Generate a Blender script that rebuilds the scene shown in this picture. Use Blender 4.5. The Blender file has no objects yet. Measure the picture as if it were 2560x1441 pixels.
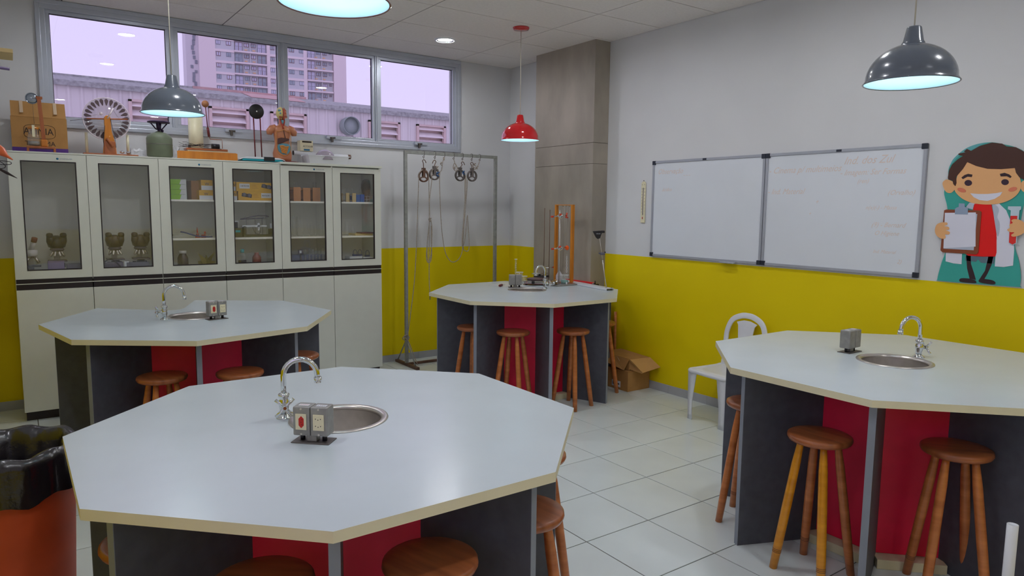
import bpy, bmesh, math, random
from mathutils import Vector, Matrix
random.seed(7)
PI = math.pi
S = bpy.context.scene
COL = S.collection
# ------------------------------------------------------------------ camera (measured: eye 1.74 m, 72 degree wide lens)
CX, CY, CZ = -5.0176, -7.1577, 1.7406
YAW, PITCH, ROLL, FPX = 0.6162, 0.1131, 0.0105, 1753.95
def _basis():
    cy, sy, cp, sp = math.cos(YAW), math.sin(YAW), math.cos(PITCH), math.sin(PITCH)
    f = Vector((sy*cp, cy*cp, -sp)); r = Vector((cy, -sy, 0)); u = r.cross(f)
    cr, sr = math.cos(ROLL), math.sin(ROLL)
    return cr*r + sr*u, -sr*r + cr*u, f
RR, UU, FF = _basis()
EYE = Vector((CX, CY, CZ))
cam_d = bpy.data.cameras.new('camera'); cam = bpy.data.objects.new('camera', cam_d); COL.objects.link(cam)
cam_d.sensor_width = 36.0; cam_d.lens = FPX/2560*36.0; cam_d.clip_start = 0.05; cam_d.clip_end = 2000
cam.matrix_world = Matrix(((RR.x, UU.x, -FF.x, CX), (RR.y, UU.y, -FF.y, CY), (RR.z, UU.z, -FF.z, CZ), (0, 0, 0, 1)))
S.camera = cam
# ------------------------------------------------------------------ overcast lilac sky, exposure
W = bpy.data.worlds.new('sky'); S.world = W; W.use_nodes = True
_n = W.node_tree.nodes; _bg = _n['Background']
_tc = _n.new('ShaderNodeTexCoord'); _sp = _n.new('ShaderNodeSeparateXYZ'); _cr = _n.new('ShaderNodeValToRGB')
_cr.color_ramp.elements[0].position = 0.0; _cr.color_ramp.elements[0].color = (0.66, 0.585, 0.86, 1)
_cr.color_ramp.elements[1].position = 0.6; _cr.color_ramp.elements[1].color = (0.58, 0.53, 0.80, 1)
W.node_tree.links.new(_tc.outputs['Generated'], _sp.inputs[0]); W.node_tree.links.new(_sp.outputs['Z'], _cr.inputs[0])
W.node_tree.links.new(_cr.outputs[0], _bg.inputs['Color']); _bg.inputs['Strength'].default_value = 1.26
S.cycles.transparent_max_bounces = 32
S.view_settings.view_transform = 'Standard'; S.view_settings.look = 'None'; S.view_settings.gamma = 1
S.view_settings.use_curve_mapping = False; S.view_settings.exposure = 0.08
DOWN_E, BULB_E = 172.0, 17.0          # strength of ceiling downlights and pendant bulbs

def at(u, v, axis, val):
    """the point of a real plane (axis=val) seen at photo position u, v"""
    d = FF + RR*((u-1280)/FPX) - UU*((v-720.5)/FPX)
    t = (val - EYE[axis])/d[axis]
    return EYE + d*t
def zat(x, y, v):
    lo, hi = -1.0, 6.0
    for _ in range(40):
        m = (lo+hi)/2; q = Vector((x, y, m)) - EYE
        if 720.5 - FPX*q.dot(UU)/q.dot(FF) > v: lo = m
        else: hi = m
    return lo
# ------------------------------------------------------------------ materials
def lin(c):
    return tuple((x/12.92 if x <= 0.04045 else ((x+0.055)/1.055)**2.4) for x in c)
def rgb(r, g, b): return lin((r/255., g/255., b/255.))
def mat(name, col, rough=0.5, metal=0.0, var=0.06, scale=8.0, bump=0.0, bscale=60.0, coat=0.0, emit=0.0, spec=0.5, stretch=None, detail=3.0):
    m = bpy.data.materials.new(name); m.use_nodes = True
    nt = m.node_tree; b = nt.nodes['Principled BSDF']
    b.inputs['Roughness'].default_value = rough; b.inputs['Metallic'].default_value = metal
    b.inputs['Coat Weight'].default_value = coat; b.inputs['Specular IOR Level'].default_value = spec
    tc = nt.nodes.new('ShaderNodeTexCoord'); src = tc.outputs['Object']
    if stretch:
        mp = nt.nodes.new('ShaderNodeMapping'); mp.inputs['Scale'].default_value = stretch
        nt.links.new(src, mp.inputs[0]); src = mp.outputs[0]
    nz = nt.nodes.new('ShaderNodeTexNoise'); nz.inputs['Scale'].default_value = scale; nz.inputs['Detail'].default_value = detail
    nt.links.new(src, nz.inputs['Vector'])
    rp = nt.nodes.new('ShaderNodeValToRGB')
    a, c = 1-var, 1+var
    rp.color_ramp.elements[0].position = 0.3; rp.color_ramp.elements[1].position = 0.7
    rp.color_ramp.elements[0].color = (*[min(1, x*a) for x in col], 1); rp.color_ramp.elements[1].color = (*[min(1, x*c) for x in col], 1)
    nt.links.new(nz.outputs['Fac'], rp.inputs[0]); nt.links.new(rp.outputs[0], b.inputs['Base Color'])
    if bump:
        n2 = nt.nodes.new('ShaderNodeTexNoise'); n2.inputs['Scale'].default_value = bscale; n2.inputs['Detail'].default_value = 4
        nt.links.new(src, n2.inputs['Vector'])
        bp = nt.nodes.new('ShaderNodeBump'); bp.inputs['Strength'].default_value = bump; bp.inputs['Distance'].default_value = 0.004
        nt.links.new(n2.outputs['Fac'], bp.inputs['Height']); nt.links.new(bp.outputs[0], b.inputs['Normal'])
    if emit:
        b.inputs['Emission Color'].default_value = (*col, 1); b.inputs['Emission Strength'].default_value = emit
    return m
def glassmat(name, tint=(0.93, 0.96, 0.95), rough=0.0, f0=0.045, cap=0.5, haze=0.0):
    m = bpy.data.materials.new(name); m.use_nodes = True; nt = m.node_tree
    for n in list(nt.nodes):
        if n.type != 'OUTPUT_MATERIAL': nt.nodes.remove(n)
    out = [n for n in nt.nodes if n.type == 'OUTPUT_MATERIAL'][0]
    tr = nt.nodes.new('ShaderNodeBsdfTransparent'); gl = nt.nodes.new('ShaderNodeBsdfGlossy'); mx = nt.nodes.new('ShaderNodeMixShader')
    lw = nt.nodes.new('ShaderNodeLayerWeight'); lw.inputs[0].default_value = 0.5
    pw = nt.nodes.new('ShaderNodeMath'); pw.operation = 'POWER'; pw.inputs[1].default_value = 5.0; nt.links.new(lw.outputs['Facing'], pw.inputs[0])
    mr = nt.nodes.new('ShaderNodeMapRange'); mr.inputs['To Min'].default_value = f0; mr.inputs['To Max'].default_value = cap; nt.links.new(pw.outputs[0], mr.inputs['Value'])
    tr.inputs[0].default_value = (*tint, 1); gl.inputs['Roughness'].default_value = rough
    nt.links.new(mr.outputs[0], mx.inputs[0]); nt.links.new(tr.outputs[0], mx.inputs[1]); nt.links.new(gl.outputs[0], mx.inputs[2])
    last = mx
    if haze:  # painted haze: pale diffuse mixed in to lift dark glass and dim interiors
        df = nt.nodes.new('ShaderNodeBsdfDiffuse'); df.inputs[0].default_value = (.75, .75, .72, 1); m2 = nt.nodes.new('ShaderNodeMixShader')
        nz = nt.nodes.new('ShaderNodeTexNoise'); nz.inputs['Scale'].default_value = 5; m3 = nt.nodes.new('ShaderNodeMapRange'); m3.inputs['To Min'].default_value = haze*.7; m3.inputs['To Max'].default_value = haze*1.3
        nt.links.new(nz.outputs['Fac'], m3.inputs['Value']); nt.links.new(m3.outputs[0], m2.inputs[0]); nt.links.new(mx.outputs[0], m2.inputs[1]); nt.links.new(df.outputs[0], m2.inputs[2]); last = m2
    nt.links.new(last.outputs[0], out.inputs[0])
    return m
def emat(name, col, s):
    return mat(name, col, 0.4, emit=s, var=0.0)
def wood(name, c1, c2, rough=0.35, scale=3.0, stretch=(1, 1, 9), coat=0.3):
    m = mat(name, c1, rough, coat=coat, stretch=stretch, scale=scale, bump=0.1, bscale=scale*6)
    r = [n for n in m.node_tree.nodes if n.type == 'VALTORGB'][0]
    r.color_ramp.elements[0].color = (*c1, 1); r.color_ramp.elements[1].color = (*c2, 1)
    return m
def paint_two_tone(name, h):
    m = bpy.data.materials.new(name); m.use_nodes = True; nt = m.node_tree; b = nt.nodes['Principled BSDF']
    tc = nt.nodes.new('ShaderNodeTexCoord'); sp = nt.nodes.new('ShaderNodeSeparateXYZ'); nt.links.new(tc.outputs['Object'], sp.inputs[0])
    nz = nt.nodes.new('ShaderNodeTexNoise'); nz.inputs['Scale'].default_value = 1.6; nt.links.new(tc.outputs['Object'], nz.inputs['Vector'])
    gt = nt.nodes.new('ShaderNodeMath'); gt.operation = 'GREATER_THAN'; gt.inputs[1].default_value = h; nt.links.new(sp.outputs['Z'], gt.inputs[0])
    def ramp(a, c):
        r = nt.nodes.new('ShaderNodeValToRGB'); r.color_ramp.elements[0].position = 0.3; r.color_ramp.elements[1].position = 0.7
        r.color_ramp.elements[0].color = (*a, 1); r.color_ramp.elements[1].color = (*c, 1); nt.links.new(nz.outputs['Fac'], r.inputs[0]); return r
    y = ramp((0.80, 0.62, 0.0), (0.84, 0.66, 0.0)); w = ramp((0.69, 0.695, 0.71), (0.73, 0.735, 0.745))
    mx = nt.nodes.new('ShaderNodeMix'); mx.data_type = 'RGBA'
    nt.links.new(gt.outputs[0], mx.inputs[0]); nt.links.new(y.outputs[0], mx.inputs[6]); nt.links.new(w.outputs[0], mx.inputs[7])
    nt.links.new(mx.outputs[2], b.inputs['Base Color']); b.inputs['Roughness'].default_value = 0.6; b.inputs['Specular IOR Level'].default_value = 0.25
    n2 = nt.nodes.new('ShaderNodeTexNoise'); n2.inputs['Scale'].default_value = 90; nt.links.new(tc.outputs['Object'], n2.inputs['Vector'])
    bp = nt.nodes.new('ShaderNodeBump'); bp.inputs['Strength'].default_value = 0.08; bp.inputs['Distance'].default_value = 0.002
    nt.links.new(n2.outputs['Fac'], bp.inputs['Height']); nt.links.new(bp.outputs[0], b.inputs['Normal'])
    return m
MT = {}
def use(name, *a, **k):
    if name not in MT: MT[name] = mat(name, *a, **k)
    return MT[name]
MT['wall'] = paint_two_tone('wall paint', 1.285)
use('tile', rgb(218, 226, 226), 0.22, var=0.03, scale=3, bump=0.03, bscale=20)
use('grout', rgb(86, 80, 70), 0.9)
use('base', rgb(176, 178, 182), 0.35, var=0.04)
use('ceil', rgb(238, 232, 228), 0.85, var=0.03, scale=40, bump=0.9, bscale=120)
use('rail', rgb(136, 132, 126), 0.6)
use('dark gap', rgb(60, 56, 52), 0.9)
use('concrete', rgb(164, 155, 142), 0.5, var=0.22, scale=3.0, bump=0.5, bscale=12, detail=8, stretch=(1, 1, .45))
use('alu', rgb(188, 194, 206), 0.35, metal=0.25, var=0.03)
use('laminate', rgb(202, 211, 215), 0.24, var=0.02, scale=4)
use('edge', rgb(232, 224, 190), 0.45, var=0.03)
use('charcoal', rgb(84, 87, 97), 0.55, var=0.12, scale=20)
use('charcoal edge', rgb(140, 146, 158), 0.5, var=0.05)
use('red panel', rgb(240, 20, 72), 0.45, var=0.06)
use('plinth', rgb(222, 214, 180), 0.5)
use('steel', rgb(206, 200, 194), 0.30, metal=.85, var=0.06, scale=30)
use('chrome', rgb(220, 222, 222), 0.07, metal=1.0, var=0.01)
use('cast grey', rgb(150, 148, 144), 0.42, metal=0.35, var=0.12, scale=30, bump=0.2, bscale=90)
use('cream plastic', rgb(232, 224, 190), 0.4)
use('red plastic', rgb(200, 30, 22), 0.35)
use('black', rgb(24, 22, 26), 0.4)
use('black rubber', rgb(36, 30, 32), 0.7)
use('brown cap', rgb(150, 84, 40), 0.4)
MT['stool'] = wood('varnished wood', rgb(178, 100, 48), rgb(214, 132, 72))
MT['stool seat'] = wood('seat wood', rgb(138, 74, 38), rgb(182, 106, 58), stretch=(9, 1, 1))
MT['stool light'] = wood('golden leg wood', rgb(206, 132, 16), rgb(232, 158, 30))
use('white plastic', rgb(226, 228, 232), 0.3, var=0.02)
use('card', rgb(178, 132, 76), 0.8, var=0.07, scale=12)
use('card inside', rgb(196, 150, 92), 0.8, var=0.05)
MT['ply'] = wood('orange plywood', rgb(192, 112, 22), rgb(218, 138, 40), stretch=(6, 1, 1))
MT['brown wood'] = wood('brown wood', rgb(150, 78, 38), rgb(178, 102, 54), stretch=(6, 1, 1))
use('cab', rgb(222, 224, 212), 0.35, var=0.02)
use('cab inner', rgb(247, 247, 240), 0.5, var=0.02)
use('cab strip', rgb(38, 30, 34), 0.35)
use('seal', rgb(40, 30, 30), 0.5)
use('black bag', rgb(30, 25, 32), 0.24, var=0.3, scale=10, spec=0.9, bump=1.0, bscale=16)
use('bin', rgb(232, 96, 54), 0.5, var=0.08, scale=6)
use('rackpaint', rgb(150, 152, 146), 0.45, var=0.14, scale=30)
use('rope', rgb(170, 158, 146), 0.8, var=0.35, scale=140)
use('rope blue', rgb(60, 100, 150), 0.7, var=0.4, scale=120)
use('iron', rgb(104, 98, 94), 0.5, metal=0.4, var=0.15)
use('rust iron', rgb(112, 84, 70), 0.6, metal=0.3, var=0.2)
use('board', rgb(226, 231, 238), 0.18, var=0.015, scale=3)
use('board frame', rgb(176, 180, 190), 0.4, metal=0.3, var=0.03)
use('board corner', rgb(36, 42, 56), 0.4)
use('faded ink', rgb(206, 182, 172), 0.6)
use('faded ink grey', rgb(205, 204, 206), 0.6)
MT['win glass'] = glassmat('window glass', (0.98, 0.975, 0.985))
MT['cab glass'] = glassmat('cabinet glass', (0.99, 0.99, 0.985), haze=.03)
MT['lab glass'] = glassmat('lab glass', (0.985, 0.99, 0.985), f0=.07, cap=.35, haze=.03)
# ------------------------------------------------------------------ mesh builder
class MB:
    def __init__(s): s.v = []; s.f = []; s.m = []; s.cur = 0; s.sm = []; s.smooth = False
    def mi(s, i): s.cur = i; return s
    def face(s, idx): s.f.append(tuple(idx)); s.m.append(s.cur); s.sm.append(s.smooth)
    def box(s, x0, x1, y0, y1, z0, z1, M=None):
        b = len(s.v)
        for z in (z0, z1):
            for x, y in ((x0, y0), (x1, y0), (x1, y1), (x0, y1)):
                p = Vector((x, y, z)); s.v.append(M @ p if M else p)
        for q in ((0, 3, 2, 1), (4, 5, 6, 7), (0, 1, 5, 4), (1, 2, 6, 5), (2, 3, 7, 6), (3, 0, 4, 7)): s.face([b+i for i in q])
        return s
    def prism(s, poly, z0, z1, M=None):
        n = len(poly); b = len(s.v)
        for z in (z0, z1):
            for x, y in poly:
                p = Vector((x, y, z)); s.v.append(M @ p if M else p)
        s.face([b+i for i in reversed(range(n))]); s.face([b+n+i for i in range(n)])
        for i in range(n):
            j = (i+1) % n; s.face([b+i, b+j, b+n+j, b+n+i])
        return s
    def lathe(s, prof, n=24, M=None, cx=0, cy=0, closed=False):
        b = len(s.v); k = len(prof); sm = s.smooth; s.smooth = True
        for r, z in prof:
            for i in range(n):
                a = 2*PI*i/n; p = Vector((cx+r*math.cos(a), cy+r*math.sin(a), z)); s.v.append(M @ p if M else p)
        for j in range(k-1):
            for i in range(n):
                i2 = (i+1) % n; s.face([b+j*n+i, b+j*n+i2, b+(j+1)*n+i2, b+(j+1)*n+i])
        if not closed:
            s.smooth = False
            if prof[0][0] > 1e-6: s.face([b+i for i in reversed(range(n))])
            if prof[-1][0] > 1e-6: s.face([b+(k-1)*n+i for i in range(n)])
        s.smooth = sm
        return s
    def ring(s, prof, n=24, M=None, cx=0, cy=0):
        """closed profile swept round"""
        return s.lathe(list(prof)+[prof[0]], n, M, cx, cy, closed=True)
    def tube(s, pts, r, n=8, closed=False, r1=None, cap=True):
        pts = [Vector(p) for p in pts]; L = len(pts); b = len(s.v); sm = s.smooth; s.smooth = True
        up = None
        for i, p in enumerate(pts):
            if closed: t = pts[(i+1) % L]-pts[i-1]
            else: t = pts[min(i+1, L-1)]-pts[max(i-1, 0)]
            if t.length < 1e-9: t = Vector((0, 0, 1))
            t.normalize()
            if up is None:
                up = Vector((0, 0, 1)) if abs(t.z) < 0.9 else Vector((1, 0, 0))
            side = t.cross(up)
            if side.length < 1e-4: side = t.cross(Vector((0.3, 1, 0.2)))
            side.normalize(); up = side.cross(t); up.normalize()
            rr = r[i] if isinstance(r, (list, tuple)) else (r if r1 is None else r+(r1-r)*i/(L-1))
            for k in range(n):
                a = 2*PI*k/n; s.v.append(p+side*math.cos(a)*rr+up*math.sin(a)*rr)
        for i in range(L if closed else L-1):
            j = (i+1) % L
            for k in range(n):
                k2 = (k+1) % n; s.face([b+i*n+k, b+i*n+k2, b+j*n+k2, b+j*n+k])
        s.smooth = False
        if not closed and cap:
            s.face([b+k for k in reversed(range(n))]); s.face([b+(L-1)*n+k for k in range(n)])
        s.smooth = sm
        return s
    def cyl(s, p0, p1, r, r1=None, n=16): return s.tube([p0, p1], r, n, r1=r1)
    def ball(s, c, r, n=16, sz=1.0):
        k = n//2; return s.lathe([(max(1e-7, r*math.sin(PI*j/k)), c[2]-r*sz*math.cos(PI*j/k)) for j in range(k+1)], n, cx=c[0], cy=c[1])
    def build(s, name, mats, parent=None, bevel=0.0, loc=None, rotz=None, mirror=None):
        me = bpy.data.meshes.new(name); me.from_pydata([tuple(v) for v in s.v], [], s.f)
        if not isinstance(mats, (list, tuple)): mats = [mats]
        for m in mats: me.materials.append(MT[m] if isinstance(m, str) else m)
        me.polygons.foreach_set('material_index', s.m); me.polygons.foreach_set('use_smooth', s.sm)
        bm = bmesh.new(); bm.from_mesh(me); bmesh.ops.recalc_face_normals(bm, faces=bm.faces); bm.to_mesh(me); bm.free()
        me.update()
        o = bpy.data.objects.new(name, me); COL.objects.link(o)
        if parent: o.parent = parent
        if loc is not None: o.location = loc
        if rotz is not None: o.rotation_euler = (0, 0, rotz)
        if bevel:
            md = o.modifiers.new('bevel', 'BEVEL'); md.width = bevel; md.segments = 2; md.limit_method = 'ANGLE'; md.angle_limit = 0.7
        return o
def tag(o, label, cat, group=None, kind=None):
    o['label'] = label; o['category'] = cat
    if group: o['group'] = group
    if kind: o['kind'] = kind
    return o
def thing(name, label, cat, loc=(0, 0, 0), rotz=0.0, group=None):
    o = bpy.data.objects.new(name, None); COL.objects.link(o); o.empty_display_size = 0.05
    o.location = loc; o.rotation_euler = (0, 0, rotz)
    return tag(o, label, cat, group)
def struct(o): o['kind'] = 'structure'; return o
def kids(o): return [c for c in COL.objects if c.parent == o]
def dup(root, loc, rotz, label, group=None):
    r = root.copy(); COL.objects.link(r); r.location = loc; r.rotation_euler = (0, 0, rotz); r['label'] = label
    if group: r['group'] = group
    for c in kids(root):
        d = c.copy(); COL.objects.link(d); d.parent = r
        for g in kids(c):
            e = g.copy(); COL.objects.link(e); e.parent = d
    return r
def text(name, s, size, material, parent, M, ext=0.0006, shear=0.0, align='CENTER', sx=1.0):
    cu = bpy.data.curves.new(name, 'FONT'); cu.body = s; cu.size = size; cu.extrude = ext; cu.shear = shear
    cu.align_x = align; cu.align_y = 'CENTER'; cu.resolution_u = 2
    t = bpy.data.objects.new(name, cu); COL.objects.link(t)
    dg = bpy.context.evaluated_depsgraph_get(); me = bpy.data.meshes.new_from_object(t.evaluated_get(dg))
    bpy.data.objects.remove(t); me.materials.clear(); me.materials.append(MT[material] if isinstance(material, str) else material)
    me.transform(M @ Matrix.Diagonal((sx, 1, 1, 1)))
    o = bpy.data.objects.new(name, me); COL.objects.link(o)
    if parent: o.parent = parent
    return o
def frame(o, x, y):
    """matrix with origin o, local x along x, local y along y"""
    x = Vector(x).normalized(); y = Vector(y); z = x.cross(y).normalized(); y = z.cross(x)
    return Matrix(((x.x, y.x, z.x, o[0]), (x.y, y.y, z.y, o[1]), (x.z, y.z, z.z, o[2]), (0, 0, 0, 1)))
def catmull(pts, k=5, closed=True):
    out = []; n = len(pts)
    for i in range(n if closed else n-1):
        g = lambda q: Vector(pts[q % n]) if closed else Vector(pts[max(0, min(n-1, q))])
        a, b, c, d = g(i-1), g(i), g(i+1), g(i+2)
        for j in range(k):
            t = j/k; out.append(0.5*((2*b)+(c-a)*t+(2*a-5*b+4*c-d)*t*t+(3*b-3*c+d-a)*t**3))
    if not closed: out.append(Vector(pts[-1]))
    return out
ZUP = Vector((0, 0, 1))
# ================================================================== THE ROOM
X0, X1, Y0, Y1, H = -5.42, 0.0, -8.6, 0.0, 3.42
# floor of single tiles in recessed grout
fl = struct(MB().box(X0-.2, X1+.2, Y0-.2, Y1+.2, -0.12, -0.004).build('floor', 'grout'))
xs = sorted([-0.351-0.4600*i for i in range(-1, 14)]); ys = sorted([-2.680-0.4600*j for j in range(-6, 14)])
def cells(v, lo, hi):
    e = [lo]+[q for q in v if lo < q < hi]+[hi]; return [(a, b) for a, b in zip(e[:-1], e[1:]) if b-a > 0.015]
G = 0.0030; shared = {}
for xa, xb in cells(xs, X0, X1):
    for ya, yb in cells(ys, Y0, Y1):
        key = (round(xb-xa, 3), round(yb-ya, 3))
        if key not in shared:
            w, h = xb-xa-2*G, yb-ya-2*G; b = .0015
            m = MB(); m.prism([(-w/2, -h/2), (w/2, -h/2), (w/2, h/2), (-w/2, h/2)], -0.004, -0.001)
            n0 = len(m.v); m.v += [Vector((-w/2+b, -h/2+b, 0)), Vector((w/2-b, -h/2+b, 0)), Vector((w/2-b, h/2-b, 0)), Vector((-w/2+b, h/2-b, 0))]
            m.f.pop(1); m.m.pop(1); m.sm.pop(1)
            m.face([n0, n0+1, n0+2, n0+3])
            for i in range(4): m.face([4+i, 4+(i+1) % 4, n0+(i+1) % 4, n0+i])
            o = m.build('tile', 'tile', fl); shared[key] = o.data
        else:
            o = bpy.data.objects.new('tile', shared[key]); COL.objects.link(o); o.parent = fl
        o.location = ((xa+xb)/2, (ya+yb)/2, 0)
# ceiling of mineral panels
ce = struct(MB().box(X0-.2, X1+.2, Y0-.2, Y1+.2, H+0.03, H+0.12).build('ceiling', 'dark gap'))
cxs = [-0.78-1.27*i for i in range(0, 5)]; cys = [-0.52-0.638*j for j in range(0, 14)]; csh = {}
for xa, xb in cells(sorted(cxs), X0, X1):
    for ya, yb in cells(sorted(cys), Y0, Y1):
        key = (round(xb-xa, 3), round(yb-ya, 3))
        if key not in csh:
            w, h = xb-xa-.010, yb-ya-.010
            o = MB().box(-w/2, w/2, -h/2, h/2, 0.0, 0.015).build('ceiling_panel', 'ceil', ce, bevel=0.002); csh[key] = o.data
        else:
            o = bpy.data.objects.new('ceiling_panel', csh[key]); COL.objects.link(o); o.parent = ce
        o.location = ((xa+xb)/2, (ya+yb)/2, H)
for x in cxs[:]: MB().box(x-.012, x+.012, Y0, Y1, H+.004, H+.02).build('grid_rail', 'rail', ce)
for y in cys[:]: 
    if y > Y0: MB().box(X0, X1, y-.012, y+.012, H+.0045, H+.0205).build('grid_rail', 'rail', ce)
# walls
WX0, WX1, WZ0, WZ1 = -4.755, -0.745, 2.41, 3.385
m = MB()
for a in ((X0-.2, WX0, 0, H+.1), (WX1, X1+.2, 0, H+.1), (WX0, WX1, 0, WZ0), (WX0, WX1, WZ1, H+.1)): m.box(a[0], a[1], 0, 0.2, a[2]-.05 if a[2] == 0 else a[2], a[3])
struct(m.build('wall_back', 'wall'))
struct(MB().box(0, .2, Y0, .0, -.05, H+.1).build('wall_right', 'wall'))
m = MB()
for q in ((Y0, -8.3, -.05, H+.1), (-5.55, 0, -.05, H+.1), (-8.3, -5.55, -.05, .9), (-8.3, -5.55, 2.6, H+.1)): m.box(X0-.2, X0, q[0], q[1], q[2], q[3])  # opening left for the added, unseen daylight window
struct(m.build('wall_left', 'wall'))
struct(MB().box(X0, X1, Y0-.2, Y0, -.05, H+.1).build('wall_front', 'wall'))
w2 = struct(thing('added_fill_window', '', '', (0, 0, 0))); del w2['label']; del w2['category']  # unseen window, added to brighten the ceiling and shaded areas
wy = [-8.3+.675*k for k in range(5)]
m = MB().box(X0-.1, X0-.04, wy[0], wy[-1]+.05, .9, .95).box(X0-.1, X0-.04, wy[0], wy[-1]+.05, 2.55, 2.6)
for y in wy: m.box(X0-.1, X0-.04, y, y+.05, .95, 2.55)
m.build('outer_frame', 'alu', w2)
for y in wy[:-1]: MB().box(X0-.075, X0-.071, y+.05, y+.675, .95, 2.55).build('glass_pane', 'win glass', w2)
# skirting tiles
def skirt(name, horizontal, a0, a1, fixed, sgn, joints):
    par = bpy.data.objects.new(name, None); COL.objects.link(par); struct(par)
    e = cells(joints, a0, a1)
    for p, q in e:
        g = .001
        if horizontal: o = MB().box(p+g, q-g, min(fixed, fixed+sgn*.009), max(fixed, fixed+sgn*.009), 0.0, .078).build('skirting_tile', 'base', par, bevel=.001)
        else: o = MB().box(min(fixed, fixed+sgn*.009), max(fixed, fixed+sgn*.009), p+g, q-g, 0.0, .078).build('skirting_tile', 'base', par, bevel=.001)
    return par
skirt('baseboard_back', True, X0, X1, 0, -1, xs)
skirt('baseboard_right', False, Y0, -1.75, 0, -1, ys)
skirt('baseboard_left', False, Y0, -.01, X0, 1, ys)
# concrete column with formwork seams
col = struct(MB().box(-.193, 0, -1.743, -.783, 0, H).build('column', 'dark gap'))
for a, b in ((0, 2.2), (2.203, 2.41), (2.413, 3.42)):
    MB().box(-.2, -.001, -1.75, -.776, a, b).build('concrete_lift', 'concrete', col, bevel=.002)
# ------------------------------------------------------------------ window
wn = struct(thing('window_1', '', '', (0, 0, 0))); del wn['label']; del wn['category']
m = MB(); fy0, fy1 = -.018, .07
for a in ((WX0, WX1, WZ0, WZ0+.035), (WX0, WX1, WZ1-.045, WZ1)): m.box(a[0], a[1], fy0, fy1, a[2], a[3])
for x in (WX0, WX1-.04): m.box(x, x+.04, fy0, fy1, WZ0+.035, WZ1-.045)
m.build('outer_frame', 'alu', wn, bevel=.003)
m = MB()
m.box(WX0-.03, WX1+.03, -.024, -.0, WZ0-.03, WZ0+.004); m.box(WX0-.03, WX1+.03, -.024, -.0, WZ1-.004, H-.002)
m.box(WX0-.03, WX0+.004, -.024, 0, WZ0+.004, WZ1-.004); m.box(WX1-.004, WX1+.03, -.024, 0, WZ0+.004, WZ1-.004)
m.build('casing', 'alu', wn, bevel=.004)
panes = [(-4.715, -3.757), (-3.757, -2.757), (-2.757, -1.757), (-1.757, -.785)]
for i, (a, b) in enumerate(panes):
    if i: MB().box(a-.022, a+.022, -.012, .068, WZ0+.035, WZ1-.045).box(a-.008, a+.008, -.02, 0, WZ0+.035, WZ1-.045).build('mullion', 'alu', wn, bevel=.002)
    l, r = a+(.022 if i else .0), b-(.022 if i < 3 else .0)
    z0, z1 = WZ0+.035, WZ1-.045
    m = MB(); t = .028
    m.box(l, r, .0, .05, z0, z0+t); m.box(l, r, .0, .05, z1-t, z1); m.box(l, l+t, .0, .05, z0+t, z1-t); m.box(r-t, r, .0, .05, z0+t, z1-t)
    sash = m.build('sash', 'alu', wn, bevel=.002)
    MB().box(l+t, r-t, .024, .028, z0+t, z1-t).build('glass_pane', 'win glass', sash)
    MB().box(l+t, r-t, .030, .036, z0+t, z0+t+.006).box(l+t, r-t, .030, .036, z1-t-.006, z1-t).box(l+t, l+t+.006, .03, .036, z0+t, z1-t).box(r-t-.006, r-t, .03, .036, z0+t, z1-t).build('gasket', 'black rubber', sash)
for u in (583, 833, 1050):
    p = at(u, 335 if u < 600 else (348 if u < 900 else 364), 1, -.02); zz = WZ0+.038
    l = MB().box(p.x-.05, p.x+.09, -.03, -.012, zz-.012, zz+.004).box(p.x-.075, p.x-.045, -.05, -.01, zz-.012, zz+.02).build('latch', 'alu', wn, bevel=.001)
    MB().box(p.x-.03, p.x-.01, -.055, -.03, zz-.045, zz+.0).cyl((p.x-.055, -.04, zz), (p.x+.015, -.04, zz), .008).build('latch_lever', 'iron', l)
# ------------------------------------------------------------------ downlights
def downlight(x, y, label):
    t = thing('downlight', label, 'ceiling light', (x, y, H), 0, 'recessed ceiling downlights')
    MB().ring([(.112, -.001), (.108, -.008), (.098, -.014), (.088, -.013), (.086, -.001)], 32).build('trim_ring', 'white plastic', t)
    MB().lathe([(.087, -.012), (.076, -.007), (.070, -.004)], 32, closed=True).build('reflector', 'chrome', t)
    MB().lathe([(1e-6, -.005), (.071, -.005), (.071, -.002), (1e-6, -.002)], 24).build('lamp_face', MT['down'], t)
    return t
MT['down'] = emat('downlight glow', (0.93, 0.95, 1.0), DOWN_E)
d0 = downlight(-1.376, -.809, 'recessed round ceiling light beside the red pendant')
dup(d0, (-1.35, -2.70, H), 0, 'recessed round ceiling light partly in view at the top edge')
for x, y in ((-4.0, -2.7), (-1.35, -4.6), (-4.0, -.9), (-2.7, -4.6), (-1.35, -6.5), (-4.3, -6.5), (-2.7, -8.0), (-5.0, -4.6)):
    dup(d0, (x, y, H), 0, 'recessed round ceiling light, same as the others in the ceiling grid')
# ------------------------------------------------------------------ OUTSIDE: metal shed
use('shed', rgb(222, 216, 216), 0.55, metal=.1, var=.05, scale=3, stretch=(1, 1, .1))
use('roof', rgb(158, 160, 160), 0.7, var=.30, scale=14, bump=.6, bscale=30, detail=6)
use('roof red', rgb(196, 158, 156), 0.6, var=.1)
use('louvre', rgb(244, 236, 236), 0.5, var=.04)
use('louvre frame', rgb(214, 190, 186), 0.6, var=.08)
use('duct', rgb(150, 162, 160), 0.5, var=.04)
use('ground out', rgb(120, 118, 120), .9)
YS = 12.0
sp = lambda u, v, y=YS: at(u, v, 1, y)
zt = sp(700, 262).z; ztop = sp(700, 240).z
sh = thing('metal_shed', 'long lilac corrugated metal shed outside the window with louvred vents', 'building', (0, YS, 0))
xa, xb = sp(60, 200).x-6, sp(1135, 300).x+6
LV = [(322, 430), (523, 622), (676, 765), (920, 998), (1040, 1112)]   # louvre openings (photo columns)
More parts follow.
